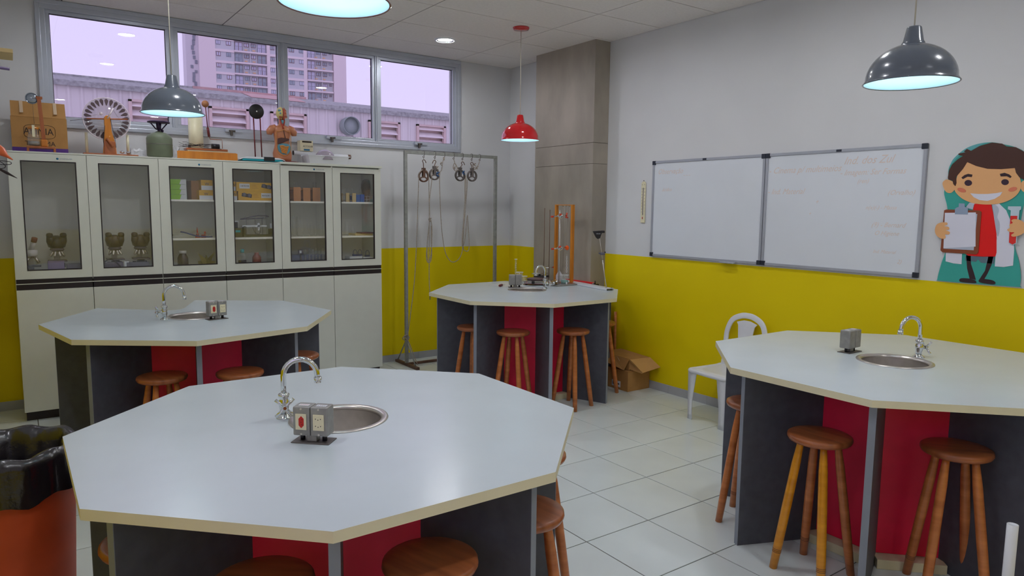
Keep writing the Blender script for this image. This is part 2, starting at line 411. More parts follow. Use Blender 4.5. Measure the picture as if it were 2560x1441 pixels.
LX = [(sp(a, 290 if a < 500 else 320).x, sp(b, 290 if b < 500 else 320).x) for a, b in LV]
zl1 = zt-.20; zl0 = zl1-1.9
def sheet(x0, x1, z0, z1):
    m = MB(); x = x0; p = .26; prof = []
    while x < x1:
        prof += [(x, 0), (x+.04, -.035), (x+.075, -.035), (x+.115, 0)]; x += p
    prof = [q for q in prof if q[0] <= x1]+[(x1, 0)]
    n = len(prof); b = len(m.v)
    for z in (z0, z1):
        for q in prof: m.v.append(Vector((q[0], q[1], z)))
    for q in prof: m.v.append(Vector((q[0], .05, z0)))
    for i in range(n-1): m.face([b+i, b+i+1, b+n+i+1, b+n+i])
    return m
segs = [xa]+[q for ab in LX for q in ab]+[xb]
for i in range(0, len(segs), 2): sheet(segs[i], segs[i+1], 0, zt).build('corrugated_sheet', 'shed', sh)
for a, b in LX:
    sheet(a, b, zl1, zt).build('corrugated_sheet', 'shed', sh); MB().box(a, b, .0, .04, 0, zl0).build('wall_panel', 'shed', sh)
    lv = MB().box(a, a+.07, -.07, .05, zl0, zl1).box(b-.07, b, -.07, .05, zl0, zl1).box(a, b, -.07, .05, zl1-.05, zl1).box(a, b, .2, .22, zl0, zl1).build('louvred_vent', 'louvre frame', sh)
    k = 9; dz = (zl1-zl0)/k
    for j in range(k):
        z = zl0+dz*j; q = MB().prism([(.10, z+dz*.95), (.11, z+dz*.98), (-.05, z+.06), (-.07, z+.05)], a+.07, b-.07, Matrix(((0, 0, 1, 0), (1, 0, 0, 0), (0, 1, 0, 0), (0, 0, 0, 1))))
        q.build('slat', 'louvre', lv)
MB().prism([(-.12, zt-.02), (-.12, zt+.10), (.9, ztop+.12), (.9, ztop+.02)], xa, xb, Matrix(((0, 0, 1, 0), (1, 0, 0, 0), (0, 1, 0, 0), (0, 0, 0, 1)))).build('roof_edge', 'roof', sh)
MB().box(xa, xb, .85, 6, 0, ztop+.06).build('back_volume', 'roof', sh)
MB().box(xa, sp(500, 240).x, .8, 1.1, ztop-.02, ztop+.14).build('roof_capping', 'roof', sh)
MB().box(sp(500, 240).x, sp(790, 260).x, .78, 1.1, ztop-.02, ztop+.155).build('roof_capping', 'roof red', sh)['label'] = 'faded red stretch of roof capping'
MB().prism([(-.125, zt+.105), (-.125, zt+.12), (.9, ztop+.14), (.9, ztop+.12)], sp(625, 240).x, sp(760, 260).x, Matrix(((0, 0, 1, 0), (1, 0, 0, 0), (0, 1, 0, 0), (0, 0, 0, 1)))).build('roof_patch', 'roof red', sh)['label'] = 'faded red patch on the grey roof edge'
c = sp(869, 317); rr = 22.5/FPX*(c-EYE).dot(FF)
MT_ = frame((c.x, -.04, c.z), (1, 0, 0), (0, 0, 1))
MB().ring([(rr, 0), (rr*.93, 0), (rr*.93, .28), (rr, .28)], 28, MT_).lathe([(1e-6, .18), (rr*.94, .18), (rr*.94, .16), (1e-6, .16)], 28, MT_).build('round_duct', 'duct', sh)
MB().box(xa-40, xb+140, 1.5, 260, -6, -3).build('open_ground', 'ground out', None).location = (0, 0, 0)
struct(COL.objects['open_ground'])
# ------------------------------------------------------------------ OUTSIDE: apartment tower
use('tower light', rgb(240, 226, 228), .7, var=.02)
use('tower grey', rgb(206, 206, 212), .7, var=.03)
use('tower side', rgb(218, 212, 218), .7, var=.02)
use('tower dark', rgb(136, 140, 152), .35, var=.1)
use('tower bay', rgb(190, 192, 196), .6, var=.03)
use('tower frame', rgb(140, 108, 112), .6)
use('tower glass', rgb(158, 170, 182), .15, var=.15, scale=2)
use('tower curtain', rgb(206, 204, 226), .5, var=.05)
use('tower lamp', rgb(240, 190, 140), .5)
TD = 150.0
# facade frame: passes through the depth TD, turned a little away from the room wall
ang = math.radians(8.4)
ca = EYE+ (FF+RR*((545-1280)/FPX)-UU*((300-720.5)/FPX))*TD
ex = Vector((math.cos(-ang), math.sin(-ang), 0)); ez = Vector((0, 0, 1)); ey = ez.cross(ex)
tw = thing('apartment_tower', 'tall pale lilac apartment tower with grey bands of windows', 'building', (ca.x, ca.y, 0), -ang)
def loc2(u, v):
    d = FF+RR*((u-1280)/FPX)-UU*((v-720.5)/FPX); nrm = ey
    t = ((ca-EYE).dot(nrm))/d.dot(nrm); p = EYE+d*t; q = p-Vector((ca.x, ca.y, 0)); return q.dot(ex), q.z
Lx = lambda u, v=200: loc2(u, v)[0]
# floor lines measured at the column of windows near u=545..: one storey = 28.6 px
z_a = loc2(545, 150)[1]; z_b = loc2(545, 121.5)[1]; ST = z_a and (z_b-z_a)
zf = [z_a+ST*k for k in range(-7, 6)]
ztp = zf[-1]+ST
MB().box(Lx(500), Lx(866), .8, 16, -3, ztp+30).build('core', 'tower light', tw)
MB().box(Lx(500), Lx(541), 0, .8, -3, ztp+30).build('corner_pier', 'tower light', tw)
MB().box(Lx(468), Lx(500), 1.2, 16, -3, ztp+30).build('side_wing', 'tower side', tw)
m = MB(); rnd = random.Random(3)
for k in range(70):
    z = z_a-20+k*.95; xx = Lx(487)+rnd.uniform(-.5, .5); m.box(xx-.25, xx+.25, 1.05, 1.2, z, z+rnd.uniform(.5, 1.1))
m.build('broken_paint_strip', 'tower dark', tw)['kind'] = 'stuff'
MB().box(Lx(835), Lx(866), 0, .8, -3, ztp+30).build('corner_pier', 'tower light', tw)
BAYS = [(541, 588, 'g', [(543, 554), (568, 580)]), (588, 669, 'b', [(590, 609, 'big'), (613, 625), (630, 642), (646, 667, 'big')]), (669, 677, 'w', []), (677, 694, 'g', [(677, 688)]),
        (721, 760, 'g', [(724, 737), (749, 761)]), (760, 769, 'w', []), (769, 833, 'b', [(770, 789, 'big'), (792, 803), (808, 819), (824, 830)])]
BAYS.append((694, 721, 'g', []))
for (a, b, kind, wins) in BAYS:
    xa_, xb_ = Lx(a), Lx(b)
    for z in zf:
        if kind == 'w': MB().box(xa_, xb_, 0, .8, z, z+ST).build('wall_strip', 'tower light', tw); continue
        if kind == 'g':
            MB().box(xa_, xb_, .15, .8, z-.02, z+ST*.78).build('grey_panel', 'tower grey', tw); MB().box(xa_, xb_, 0, .8, z+ST*.78, z+ST-.02).build('floor_band', 'tower light', tw)
        else:
            MB().box(xa_, xb_, .5, .8, z, z+ST*.86).build('bay_wall', 'tower bay', tw); MB().box(xa_, xb_, -.3, .8, z+ST*.86, z+ST).build('balcony_slab', 'tower light', tw)
        yy = .15 if kind == 'g' else .5
        for wn_ in wins:
            wa, wb = Lx(wn_[0]), Lx(wn_[1]); big = len(wn_) > 2
            z0, z1 = (z+.02*ST, z+ST*.80) if big else ((z+ST*.38, z+ST*.76) if kind == 'g' else (z+ST*.42, z+ST*.76))
            if wn_[1]-wn_[0] < 8: z0 = z+ST*.55
            fr = MB().box(wa, wb, yy-.06, yy, z0, z1).build('window', 'tower frame' if rnd.random() < .6 else 'tower dark', tw)
            g = 'tower curtain' if rnd.random() < .4 else 'tower glass'
            mid = (wa+wb)/2; MB().box(wa+.09, mid-.06, yy-.09, yy-.06, z0+.1, z1-.1).box(mid+.06, wb-.09, yy-.09, yy-.06, z0+.1, z1-.1).build('pane', g, fr)
            if big:
                r_ = MB(); r_.box(wa, wb, -.28, -.24, z+ST*.36, z+ST*.39)
                for q in range(5): xx = wa+(wb-wa)*q/4; r_.box(xx-.03, xx+.03, -.28, -.24, z, z+ST*.36)
                r_.build('railing', 'tower dark', tw)
        if kind == 'b' and not (a > 700 and z > zf[-2]):
            for uu in ((614, 634) if a < 700 else (788, 808)):
                MB().box(Lx(uu), Lx(uu+7), .38, .5, z+.12*ST, z+.2*ST).build('wall_vent', 'tower lamp', tw)
            for uu in ((627,) if a < 700 else (805,)):
                MB().box(Lx(uu), Lx(uu+2), .1, .5, z, z+ST*.86).build('party_fin', 'tower grey', tw)
# ================================================================== OCTAGONAL LAB TABLES
def oct_poly(a, rot=0.0):
    R_ = a/math.cos(PI/8); return [(R_*math.cos(rot+PI/8+k*PI/4), R_*math.sin(rot+PI/8+k*PI/4)) for k in range(8)]
def ray_poly(c, ang, poly):
    d = Vector((math.cos(ang), math.sin(ang))); best = None
    for i in range(len(poly)):
        a = Vector(poly[i])-Vector(c); b = Vector(poly[(i+1) % len(poly)])-Vector(c); e = b-a
        den = d.x*e.y-d.y*e.x
        if abs(den) < 1e-9: continue
        t = (a.x*e.y-a.y*e.x)/den; s = (a.x*d.y-a.y*d.x)/den
        if t > 0 and -1e-6 <= s <= 1+1e-6 and (best is None or t < best): best = t
    return (c[0]+d.x*best, c[1]+d.y*best)
def slab(poly, hole, r, z0, z1, parent):
    angs = sorted(set([round(2*PI*i/48, 5) for i in range(48)]+[round(math.atan2(y-hole[1], x-hole[0]) % (2*PI), 5) for x, y in poly]))
    m = MB(); n = len(angs)
    out = [ray_poly(hole, a, poly) for a in angs]; inn = [(hole[0]+r*math.cos(a), hole[1]+r*math.sin(a)) for a in angs]
    for ring_, z in ((out, z1), (inn, z1), (out, z0), (inn, z0)): m.v += [Vector((x, y, z)) for x, y in ring_]
    for i in range(n):
        j = (i+1) % n
        m.mi(0).face([i, j, n+j, n+i]); m.face([2*n+i, 3*n+i, 3*n+j, 2*n+j]); m.mi(1).face([i, 2*n+i, 2*n+j, j]); m.face([n+i, n+j, 3*n+j, 3*n+i])
    return m.build('tabletop', ['laminate', 'edge'], parent)
def make_table(label, c, a, rot, zt_, hole, poly=None):
    t = thing('lab_table', label, 'table', (c[0], c[1], 0), 0)
    hl = (hole[0]-c[0], hole[1]-c[1])
    pl = [(x-c[0], y-c[1]) for x, y in poly] if poly else oct_poly(a, rot)
    slab(pl, hl, .168, zt_-.032, zt_, t)
    zt2 = zt_-.0325; ro = a/math.cos(PI/8)*.92; rc = .418
    for k in range(8):
        th = rot+PI/8+k*PI/4; M = Matrix.Rotation(th, 4, 'Z')
        lim = ro
        if poly and k in (1, 2): lim = ro*(.93 if k == 2 else .93)
        MB().box(rc-.01, lim-.002, -.0155, .0155, 0.0, zt2, M).mi(1).box(lim-.002, lim, -.0155, .0155, 0.0, zt2, M).build('side_panel', ['charcoal', 'charcoal edge'], t)
    for k in range(8):
        th = rot+k*PI/4; M = Matrix.Rotation(th, 4, 'Z'); ap = rc*math.cos(PI/8); hw = rc*math.sin(PI/8)-.014
        MB().box(ap-.015, ap, -hw, hw, 0.05, zt2, M).build('core_panel', 'red panel', t)
        MB().box(ap-.03, ap+.075, -hw-.012, hw+.012, 0.0, 0.048, M).build('plinth', 'plinth', t, bevel=.003)
    return t
def make_sink(label, p, z):
    t = thing('sink_basin', label, 'sink', (p.x, p.y, z))
    MB().ring([(.187, .001), (.186, .004), (.178, .0062), (.168, .005), (.160, -.002), (.158, -.012), (.1665, -.010), (.1665, .0005)], 48).build('rim', 'steel', t)
    MB().lathe([(.159, -.008), (.158, -.10), (.150, -.135), (.12, -.150), (.03, -.154), (.028, -.156)], 48, closed=True).build('bowl', 'steel', t)
    MB().lathe([(1e-6, -.150), (.018, -.150), (.030, -.1525), (.028, -.158)], 24, closed=True).build('drain', 'chrome', t)
    return t
def make_faucet(label, p, z, spout, handle, s=1.0, hz=.052, flip=False):
    """spout, handle: compass angles of the spout and of the cross handle"""
    t = thing('faucet', label, 'faucet', (p.x, p.y, z))
    MB().lathe([(.030, 0), (.030, .003), (.026, .007), (.016, .012), (.0155, .016)], 24).build('flange', 'chrome', t)
    MB().lathe([(.0155, .012), (.016, .03), (.019, .045), (.020, .065), (.0165, .073), (.0165, .080), (.021, .083), (.021, .094), (.014, .099), (.011, .10)], 24).build('valve_body', 'chrome', t)
    d = Vector((math.cos(spout), math.sin(spout), 0)); r = .062*s; h1 = .165*s
    pts = [Vector((0, 0, .095)), Vector((0, 0, .13*s))]
    for i in range(13):
        a = PI*i/12*1.0; pts.append(d*(r-r*math.cos(a))+ZUP*(h1+r*math.sin(a)))
    pts.append(d*(2*r+.003)+ZUP*(h1-.012))
    MB().tube(pts, .0107, 14).build('spout', 'chrome', t)
    q = d*(2*r+.003)+ZUP*(h1-.010); MB().cyl(q, q-ZUP*.022, .0145, n=16).build('aerator', 'chrome', t)
    hd = Vector((math.cos(handle), math.sin(handle), 0)); sd = Vector((-hd.y, hd.x, 0)); o = ZUP*hz
    MB().tube([hd*.012+o, hd*.028+o, hd*.030+o, hd*.045+o], [.0125, .0125, .009, .009], 14).build('valve_stem', 'chrome', t)
    m = MB()
    for a in (PI/4, 3*PI/4):
        v = sd*math.cos(a)+ZUP*math.sin(a); m.tube([hd*.048+o-v*.046, hd*.048+o-v*.016, hd*.048+o+v*.016, hd*.048+o+v*.046], [.0068, .0054, .0054, .0068], 10)
    m.tube([hd*.042+o, hd*.057+o], .0105, 14).build('cross_handle', 'chrome', t)
    MB().cyl(hd*.0571+o, hd*.059+o, .0062, n=12).build('cap', 'brown cap', t)
    return t
def make_outlet(label, p, z, face, w=.130):
    """face: compass angle the sockets look to"""
    t = thing('outlet_box', label, 'power outlet', (p.x, p.y, z), face+PI/2)   # local -y is the front
    MB().box(-w/2-.004, w/2+.004, -.036, .036, 0, .004).build('base_plate', 'iron', t, bevel=.0015)
    for s in (-1, 1): MB().cyl((s*.040, 0, .004), (s*.040, 0, .028), .0085).build('leg', 'black', t)
    MB().box(-.018, .018, -.020, .014, .004, .030).build('centre_block', 'cast grey', t, bevel=.003)
    for s in (-1, 1):
        h = MB().box(s*.0315-.0308, s*.0315+.0308, -.030, .030, .026, .128).build('housing', 'cast grey', t, bevel=.005)
        for zz in (.033, .121): MB().cyl((s*.0315, -.0295, zz), (s*.0315, -.0320, zz), .0035, n=10).build('screw', 'steel', h)
        sp_ = MB().box(s*.0315-.0195, s*.0315+.0195, -.0335, -.0300, .048, .104).build('socket_plate', 'cream plastic', t, bevel=.001)
        def hexa(cx, cz, hw, hh, vertical, matn, nm):
            if vertical: poly = [(cx, cz-hh), (cx+hw, cz-hh*.55), (cx+hw, cz+hh*.55), (cx, cz+hh), (cx-hw, cz+hh*.55), (cx-hw, cz-hh*.55)]
            else: poly = [(cx-hh, cz), (cx-hh*.6, cz-hw), (cx+hh*.6, cz-hw), (cx+hh, cz), (cx+hh*.6, cz+hw), (cx-hh*.6, cz+hw)]
            M = Matrix(((1, 0, 0, 0), (0, 0, -1, 0), (0, 1, 0, 0), (0, 0, 0, 1)))
            return MB().prism(poly, .0335, .0350, M).build(nm, matn, sp_)
        if s < 0:
            hexa(-.0315+.002, .076, .009, .021, True, 'red plastic', 'red_socket')
            k = MB()
            for i in (-1, 0, 1): k.cyl((-.0295+(.003 if i else .0), -.0350, .076+i*.009), (-.0295+(.003 if i else 0), -.0353, .076+i*.009), .0017, n=8)
            k.build('socket_holes', 'black', sp_)
        else:
            k = MB()
            for cz in (.0885, .0635):
                hexa(.0315, cz, .0085, .0165, False, 'cream plastic', 'socket')
                for i in (-1, 0, 1): k.cyl((.0315+i*.009, -.0350, cz+(-.002 if i == 0 else .001)), (.0315+i*.009, -.0353, cz+(-.002 if i == 0 else .001)), .0018, n=8)
            k.build('socket_holes', 'black', sp_)
        st = MB().box(s*.0315-.018, s*.0315+.018, -.012, .008, .128, .1283).build('sticker', 'white plastic', t)
        text('sticker_text', '220V' if s < 0 else '110V', .013, 'red plastic' if s < 0 else 'board corner', st, Matrix.Translation((s*.0315, -.002, .1283)), .0001, sx=1.1)
    return t
ZT = dict(near=.93, left=.945, far=.962, right=.95)
s1 = (at(729, 1052, 2, .93)+at(962, 1040, 2, .93)+at(848, 1015, 2, .93)+at(848, 1084, 2, .93))/4
s2 = (at(487, 801, 2, .945)+at(486, 781, 2, .945))/2
s4 = (at(2146, 901, 2, .95)+at(2331, 909, 2, .95)+at(2230, 886, 2, .95)+at(2240, 921, 2, .95))/4
s3 = (at(1272, 726, 2, .962)+at(1363, 724, 2, .962))/2
T1 = (-4.054, -4.665); T3 = (-1.076, -1.831); T4 = (-1.217, -5.324)
pl2 = [at(u, v, 2, .945) for u, v in ((243, 771), (96, 812), (178, 850), (492, 853), (768, 816.5), (828, 776), (708, 752), (487, 751), (463, 769), (452, 774), (425, 776.5))]
cc = [pl2[i] for i in (0, 1, 2, 3, 4, 5, 6, 7)]; T2 = (sum(q.x for q in cc)/8, sum(q.y for q in cc)/8)
tb1 = make_table('octagonal white-topped lab table nearest the camera, its corner at the bottom centre', T1, .866, .005, .93, s1)
tb2 = make_table('octagonal white-topped lab table in front of the white cabinets, notched at its back', T2, .862, math.radians(12.4), .945, s2, [(q.x, q.y) for q in pl2])
tb3 = make_table('octagonal white-topped lab table crowded with lab equipment by the concrete column', T3, .856, .007, .962, s3)
tb4 = make_table('octagonal white-topped lab table at the right below the whiteboards', T4, .878, -.011, .95, s4)
make_sink('round steel sink in the nearest table', s1, .93); make_sink('round steel sink in the table before the cabinets', s2, .945)
make_sink('round steel sink in the table crowded with equipment', s3, .962); make_sink('round steel sink in the right-hand table', s4, .95)
def dirto(a, b): return math.atan2(b.y-a.y, b.x-a.x)
def fc(label, base, z, tip, tz, handle):
    q = at(*tip, 2, tz); make_faucet(label, base, z, dirto(base, q), handle)
b1 = at(711, 1045, 2, .93); make_faucet('tall chrome swan-neck faucet on the nearest table, cross handle toward the camera', b1, .93, dirto(b1, s1)+.25, math.atan2(CY-b1.y, CX-b1.x)+.05, 1.0)
b2 = at(412, 799, 2, .945); make_faucet('chrome swan-neck faucet on the table before the cabinets', b2, .945, dirto(b2, s2)-.45, dirto(s2, b2)-.3, 1.02)
b4 = at(2296, 893, 2, .95); make_faucet('chrome swan-neck faucet on the right-hand table', b4, .95, dirto(b4, s4)-.35, -.25, .98)
b3 = at(1362, 722, 2, .962); make_faucet('chrome swan-neck faucet amid the equipment on the far table', b3, .962, dirto(b3, s3)+.15, -.6, 1.0)
def ob(label, u, v, z, a, b, back=False):
    p = at(u, v, 2, z); d = (at(*b, 2, z)-at(*a, 2, z)).normalized(); th = math.atan2(d.y, d.x)-PI/2
    return make_outlet(label, p, z, th+(PI if back else 0))
ob('grey metal outlet box with red and white sockets on the nearest table', 785, 1103, .93, (737, 1108), (818, 1113))
ob('grey metal outlet box with red and white sockets on the table before the cabinets', 542, 798, .945, (517, 802), (566, 797))
ob('grey metal outlet box seen from behind on the right-hand table', 2124, 880, .95, (2122, 886), (2149, 880), True)
ob('grey metal outlet box seen from behind on the far crowded table', 1288, 719, .962, (1266, 720), (1300, 720), True)
# ================================================================== STOOLS
def make_stool(label, group, legs=('stool',)*4, seat='stool seat'):
    t = thing('wooden_stool', label, 'stool', (0, 0, 0), 0, group); h = .69
    MB().lathe([(1e-6, h-.036), (.128, h-.036), (.140, h-.030), (.146, h-.018), (.144, h-.006), (.136, h-.001), (.10, h), (1e-6, h)], 36, closed=True).build('seat', seat, t)
    foot = []
    for k in range(4):
        a = PI/4+k*PI/2; top = Vector((.082*math.cos(a), .082*math.sin(a), h-.036)); bot = Vector((.178*math.cos(a), .178*math.sin(a), 0))
        q = lambda f: top.lerp(bot, f)
        MB().tube([q(0), q(.05), q(.18), q(.5), q(.8), q(1)], [.0145, .016, .020, .0215, .021, .0185], 14).build('leg', legs[k], t)
        m = MB()
        for f in (.845, .857, .869):
            m.tube([q(f-.0015), q(f+.0015)], .0213-.0*f, 14)
        if legs[k] == 'stool light' or k % 2 == 0: m.build('turned_rings', 'rust iron', kids(t)[-1])
        foot.append(q)
    for k in range(4):
        f = .68 if k % 2 == 0 else .755
        MB().tube([foot[k](f), foot[(k+1) % 4](f)], .0095, 10).build('stretcher', 'stool', t)
    return t
GR = 'wooden stools around the lab tables'
st0 = make_stool('dark wooden stool under the nearest table, right of centre', GR)
used = [False]
def stool(u, v, z, rot, label, first=[True]):
    p = at(u, v, 2, .69) if z is None else at(u, v, 2, z)
    if first[0]: first[0] = False; st0.location = (p.x, p.y, 0); st0.rotation_euler[2] = rot; return st0
    return dup(st0, (p.x, p.y, 0), rot, label)
stool(1076, 1394, None, .3, '')
stool(655, 1447, None, .9, 'dark wooden stool cut off by the bottom edge, under the nearest table')
def stool_pol(c, ang, r, rot, label): dup(st0, (c[0]+r*math.cos(ang), c[1]+r*math.sin(ang), 0), rot, label)
R8 = PI/4
stool(1308, 1272, None, .15, 'wooden stool at the right side of the nearest table, beside its grey side panel')
stool(1332, 1130, None, .5, 'wooden stool half hidden behind the right corner of the nearest table')
stool(376, 1342, None, .4, 'wooden stool showing only an orange seat rim at the left of the nearest table')
stool(405, 938, None, .2, 'wooden stool under the table before the cabinets, left of its middle panel')
stool(600, 927, None, .5, 'wooden stool under the table before the cabinets, right of its middle panel')
stool(745, 885, None, .5, 'wooden stool tucked at the right end of the table before the cabinets')
stool(1183, 815, None, .3, 'wooden stool in the leftmost bay of the far crowded table')
stool(1283, 827, None, .55, 'wooden stool before the red panel of the far crowded table')
stool(1433, 824, None, .25, 'wooden stool standing out from the front right of the far crowded table')
stool_pol(T3, -R8+.05, .70, .2, 'wooden stool hidden behind the right panel of the far crowded table, one leg showing')
p_ = at(1900, 1010, 2, .69); stool_pol(T4, 3*R8, .70, .35, 'wooden stool half hidden at the left side of the right-hand table')
sy = make_stool('wooden stool with two golden yellow legs and two brown legs by the right-hand table', GR, legs=('stool', 'stool light', 'stool light', 'stool'))
fa = at(1936, 1420, 2, 0.0); fb = at(2122, 1430, 2, 0.0); fcn = (fa+at(2090, 1441, 2, 0))/2
cs = Vector((-1.945, -5.365, 0)); a0 = math.atan2(fa.y-cs.y, fa.x-cs.x)
sy.location = (cs.x, cs.y, 0); sy.rotation_euler[2] = a0-3*PI/4
stool(2392, 1117, None, .72, 'dark wooden stool rightmost in the picture, before the red panel of the right-hand table')
# ================================================================== PENDANT LAMPS
use('lamp inside', rgb(214, 240, 246), 0.5, var=0)
use('cord', rgb(206, 200, 184), 0.6)
use('lamp red', rgb(200, 10, 22), 0.12, coat=.8, var=.02)
use('lamp grey', rgb(92, 100, 112), 0.22, coat=.5, var=.02)
use('lamp dark red', rgb(120, 40, 44), 0.2, coat=.5, var=.02)
MT['bulb'] = emat('bulb glow', (0.70, 0.90, 1.0), BULB_E)
def pendant(label, x, y, z, m, cord_top=H):
    t = thing('pendant_lamp', label, 'lamp', (x, y, z))
    pr = [(.186, 0)]+[(.178*math.cos(a)+.0, .012+.150*math.sin(a)) for a in [PI/2*i/12 for i in range(0, 11)]]
    pr += [(.046, .163), (.040, .172), (.029, .228), (.026, .232), (1e-6, .232)]
    MB().lathe(pr, 48, closed=True).lathe([(.186, 0), (.189, -.003), (.186, -.006), (.182, -.003)], 48, closed=True).build('shade', m, t)
    ins = [(.183, -.003)]+[(.175*math.cos(a), .010+.148*math.sin(a)) for a in [PI/2*i/12 for i in range(0, 12)]]+[(1e-6, .157)]
    MB().lathe(ins, 48, closed=True).build('inner_shade', 'lamp inside', t)
    MB().cyl((0, 0, .157), (0, 0, .115), .018).build('lampholder', 'white plastic', t)
    MB().ball((0, 0, .078), .038, 20, 1.15).build('bulb', MT['bulb'], t)
    MB().cyl((0, 0, .230), (0, 0, cord_top-z), .0032, n=8).build('cord', 'cord', t)
    MB().lathe([(.078, cord_top-z-.001), (.078, cord_top-z-.008), (.070, cord_top-z-.022), (.010, cord_top-z-.026)], 32).build('ceiling_rose', m, t)
    return t
def ray(u, v, depth): return EYE+(FF+RR*((u-1280)/FPX)-UU*((v-720.5)/FPX))*depth
K = FPX*.372
pendant('glossy red dome pendant lamp before the concrete column', -1.048, -1.656, 2.388, 'lamp red')
q = ray(432.5, 283, K/147); pendant('grey dome pendant lamp hanging before the left window panes', q.x, q.y, q.z, 'lamp grey')
q = ray(2276, 206, K/215); pendant('grey dome pendant lamp hanging at the upper right by the white wall', q.x, q.y, q.z, 'lamp grey')
q = ray(836, 5, K/277); pendant('dark red rimmed pendant lamp cut off by the top edge, bright inside', q.x, q.y, q.z, 'lamp dark red')
# ================================================================== CABINETS
DX = [-5.035, -4.514, -3.990, -3.470, -2.961, -2.455, -1.943]
CY_ = -.484; YB = -.02
use('badge blue', rgb(30, 110, 150), .4); use('badge grey', rgb(150, 160, 170), .4)
shelfz = [1.448, 1.788]
def make_cabinet(label, i0, shelves, over):
    x0, x1, xm = DX[i0], DX[i0+2], DX[i0+1]; yf = CY_+.019
    t = thing('cabinet', label, 'cabinet', (x0, 0, 0)); w = x1-x0
    L = lambda *a: MB().box(*a)
    L(0, .016, yf, YB, .075, 2.13).build('side_panel', 'cab', t); L(w-.016, w, yf, YB, .075, 2.13).build('side_panel', 'cab', t)
    L(0.016, w-.016, YB-.008, YB, .075, 2.13).build('back_panel', 'cab inner', t)
    L(0.0, w+(.01 if over else 0), CY_-(.012 if over else 0), YB, 2.1305, 2.142 if not over else 2.152).build('top_panel', 'cab', t, bevel=.001)
    L(.016, w-.016, yf, YB-.008, .075, .09).build('bottom_panel', 'cab inner', t)
    L(.016, w-.016, yf, YB-.008, 1.13, 1.150).build('deck', 'cab inner', t)
    L(xm-x0-.008, xm-x0+.008, yf, YB-.008, 1.15, 2.13).build('divider', 'cab inner', t)
    if shelves:
        for s in (0, 1):
            a, b = (.017, xm-x0-.009) if s == 0 else (xm-x0+.009, w-.017)
            for z in shelfz: L(a, b, yf+.012, YB-.009, z-.016, z).build('shelf', 'cab inner', t)
    L(0.012, w-.012, yf+.03, YB, 0, .0745).build('toe_kick', 'cab strip', t)
    for s in (0, 1):
        a, b = DX[i0+s]-x0+.002, DX[i0+s+1]-x0-.002; g0, g1 = a+.078, b-.070; z0, z1 = 1.146, 2.128; h0, h1 = 1.211, 2.071
        if over: z1 = 2.118
        m = MB().box(a, g0, CY_, yf, z0, z1).box(g1, b, CY_, yf, z0, z1).box(g0, g1, CY_, yf, z0, h0).box(g0, g1, CY_, yf, h1, z1)
        d = m.build('glass_door', 'cab', t)
        tt = .008; MB().box(g0, g0+tt, CY_-.001, yf, h0, h1).box(g1-tt, g1, CY_-.001, yf, h0, h1).box(g0+tt, g1-tt, CY_-.001, yf, h0, h0+tt).box(g0+tt, g1-tt, CY_-.001, yf, h1-tt, h1).build('seal', 'seal', d)
        MB().box(g0+tt, g1-tt, CY_+.008, CY_+.012, h0+tt, h1-tt).build('glass_pane', 'cab glass', d)
        if s == 0:
            M = frame((g0+.285, CY_-.0008, h1+.022), (1, 0, 0), (0, 0, 1))
            MB().lathe([(1e-6, 0), (.0085, 0), (.0085, .001), (1e-6, .001)], 20, frame((g0+.245, CY_-.0002, h1+.022), (1, 0, 0), (0, 0, 1))).build('badge', 'badge blue', d)
            text('badge_lettering', 'SYNEMALABS', .014, 'badge grey', d, M @ Matrix.Translation((.018, 0, 0)), .0003)
        MB().box(a, b, CY_, yf, .078, 1.060).build('lower_door', 'cab', t, bevel=.0015)
        MB().box(a+.002, b-.002, CY_+.004, yf, 1.112, 1.144).build('handle_strip', 'cab strip', t); MB().box(a+.002, b-.002, CY_+.004, yf, 1.062, 1.104).build('handle_strip', 'cab strip', t)
    L(0.001, w-.001, CY_+.001, yf, 1.105, 1.111).build('rail', 'cab', t)
    return t
make_cabinet('tall white cabinet, leftmost, microscopes behind its two glass doors', 0, False, False)
make_cabinet('tall white cabinet in the middle, yellow boxes behind its glass doors', 2, True, False)
make_cabinet('tall white cabinet, rightmost, glassware and wooden racks behind its glass doors', 4, True, True)
# ================================================================== ON TOP OF THE CABINETS
TP = 2.1425
def Y(u, v, y): return at(u, v, 1, y)
use('purple', rgb(84, 44, 130), .6); use('ink', rgb(52, 40, 36), .7)
use('tape', rgb(214, 190, 160), .2, coat=.4)
XZ = lambda x, y, z: frame((x, y, z), (1, 0, 0), (0, 0, 1))      # faces -y
def outline(pts, r, mname, name, parent, closed=True):
    return MB().tube(pts, r, 6, closed=closed).build(name, mname, parent)
# carton
yf = -.24; zc = Y(30, 289, yf).z; x0, x1 = Y(28, 330, yf).x, Y(168, 330, yf).x
t = thing('cardboard_carton', 'cardboard carton with purple bottom band and printed emblem on the leftmost cabinet', 'box', (x0, yf, TP)); w = x1-x0; hh = zc-TP
MB().box(0, w, 0, .21, 0.0, .045).build('printed_band', 'purple', t)
MB().box(0, w, 0, .21, .045, hh).build('body', 'card', t)
MB().prism([(-.002, hh), (.003, hh), (.075, hh+.125), (.070, hh+.127)], .004, w-.004, Matrix(((0, 0, 1, 0), (1, 0, 0, 0), (0, 1, 0, 0), (0, 0, 0, 1)))).build('flap', 'card', t)
MB().prism([(.205, hh), (.21, hh), (.14, hh+.105), (.135, hh+.1)], .004, w-.004, Matrix(((0, 0, 1, 0), (1, 0, 0, 0), (0, 1, 0, 0), (0, 0, 0, 1)))).build('flap', 'card', t)
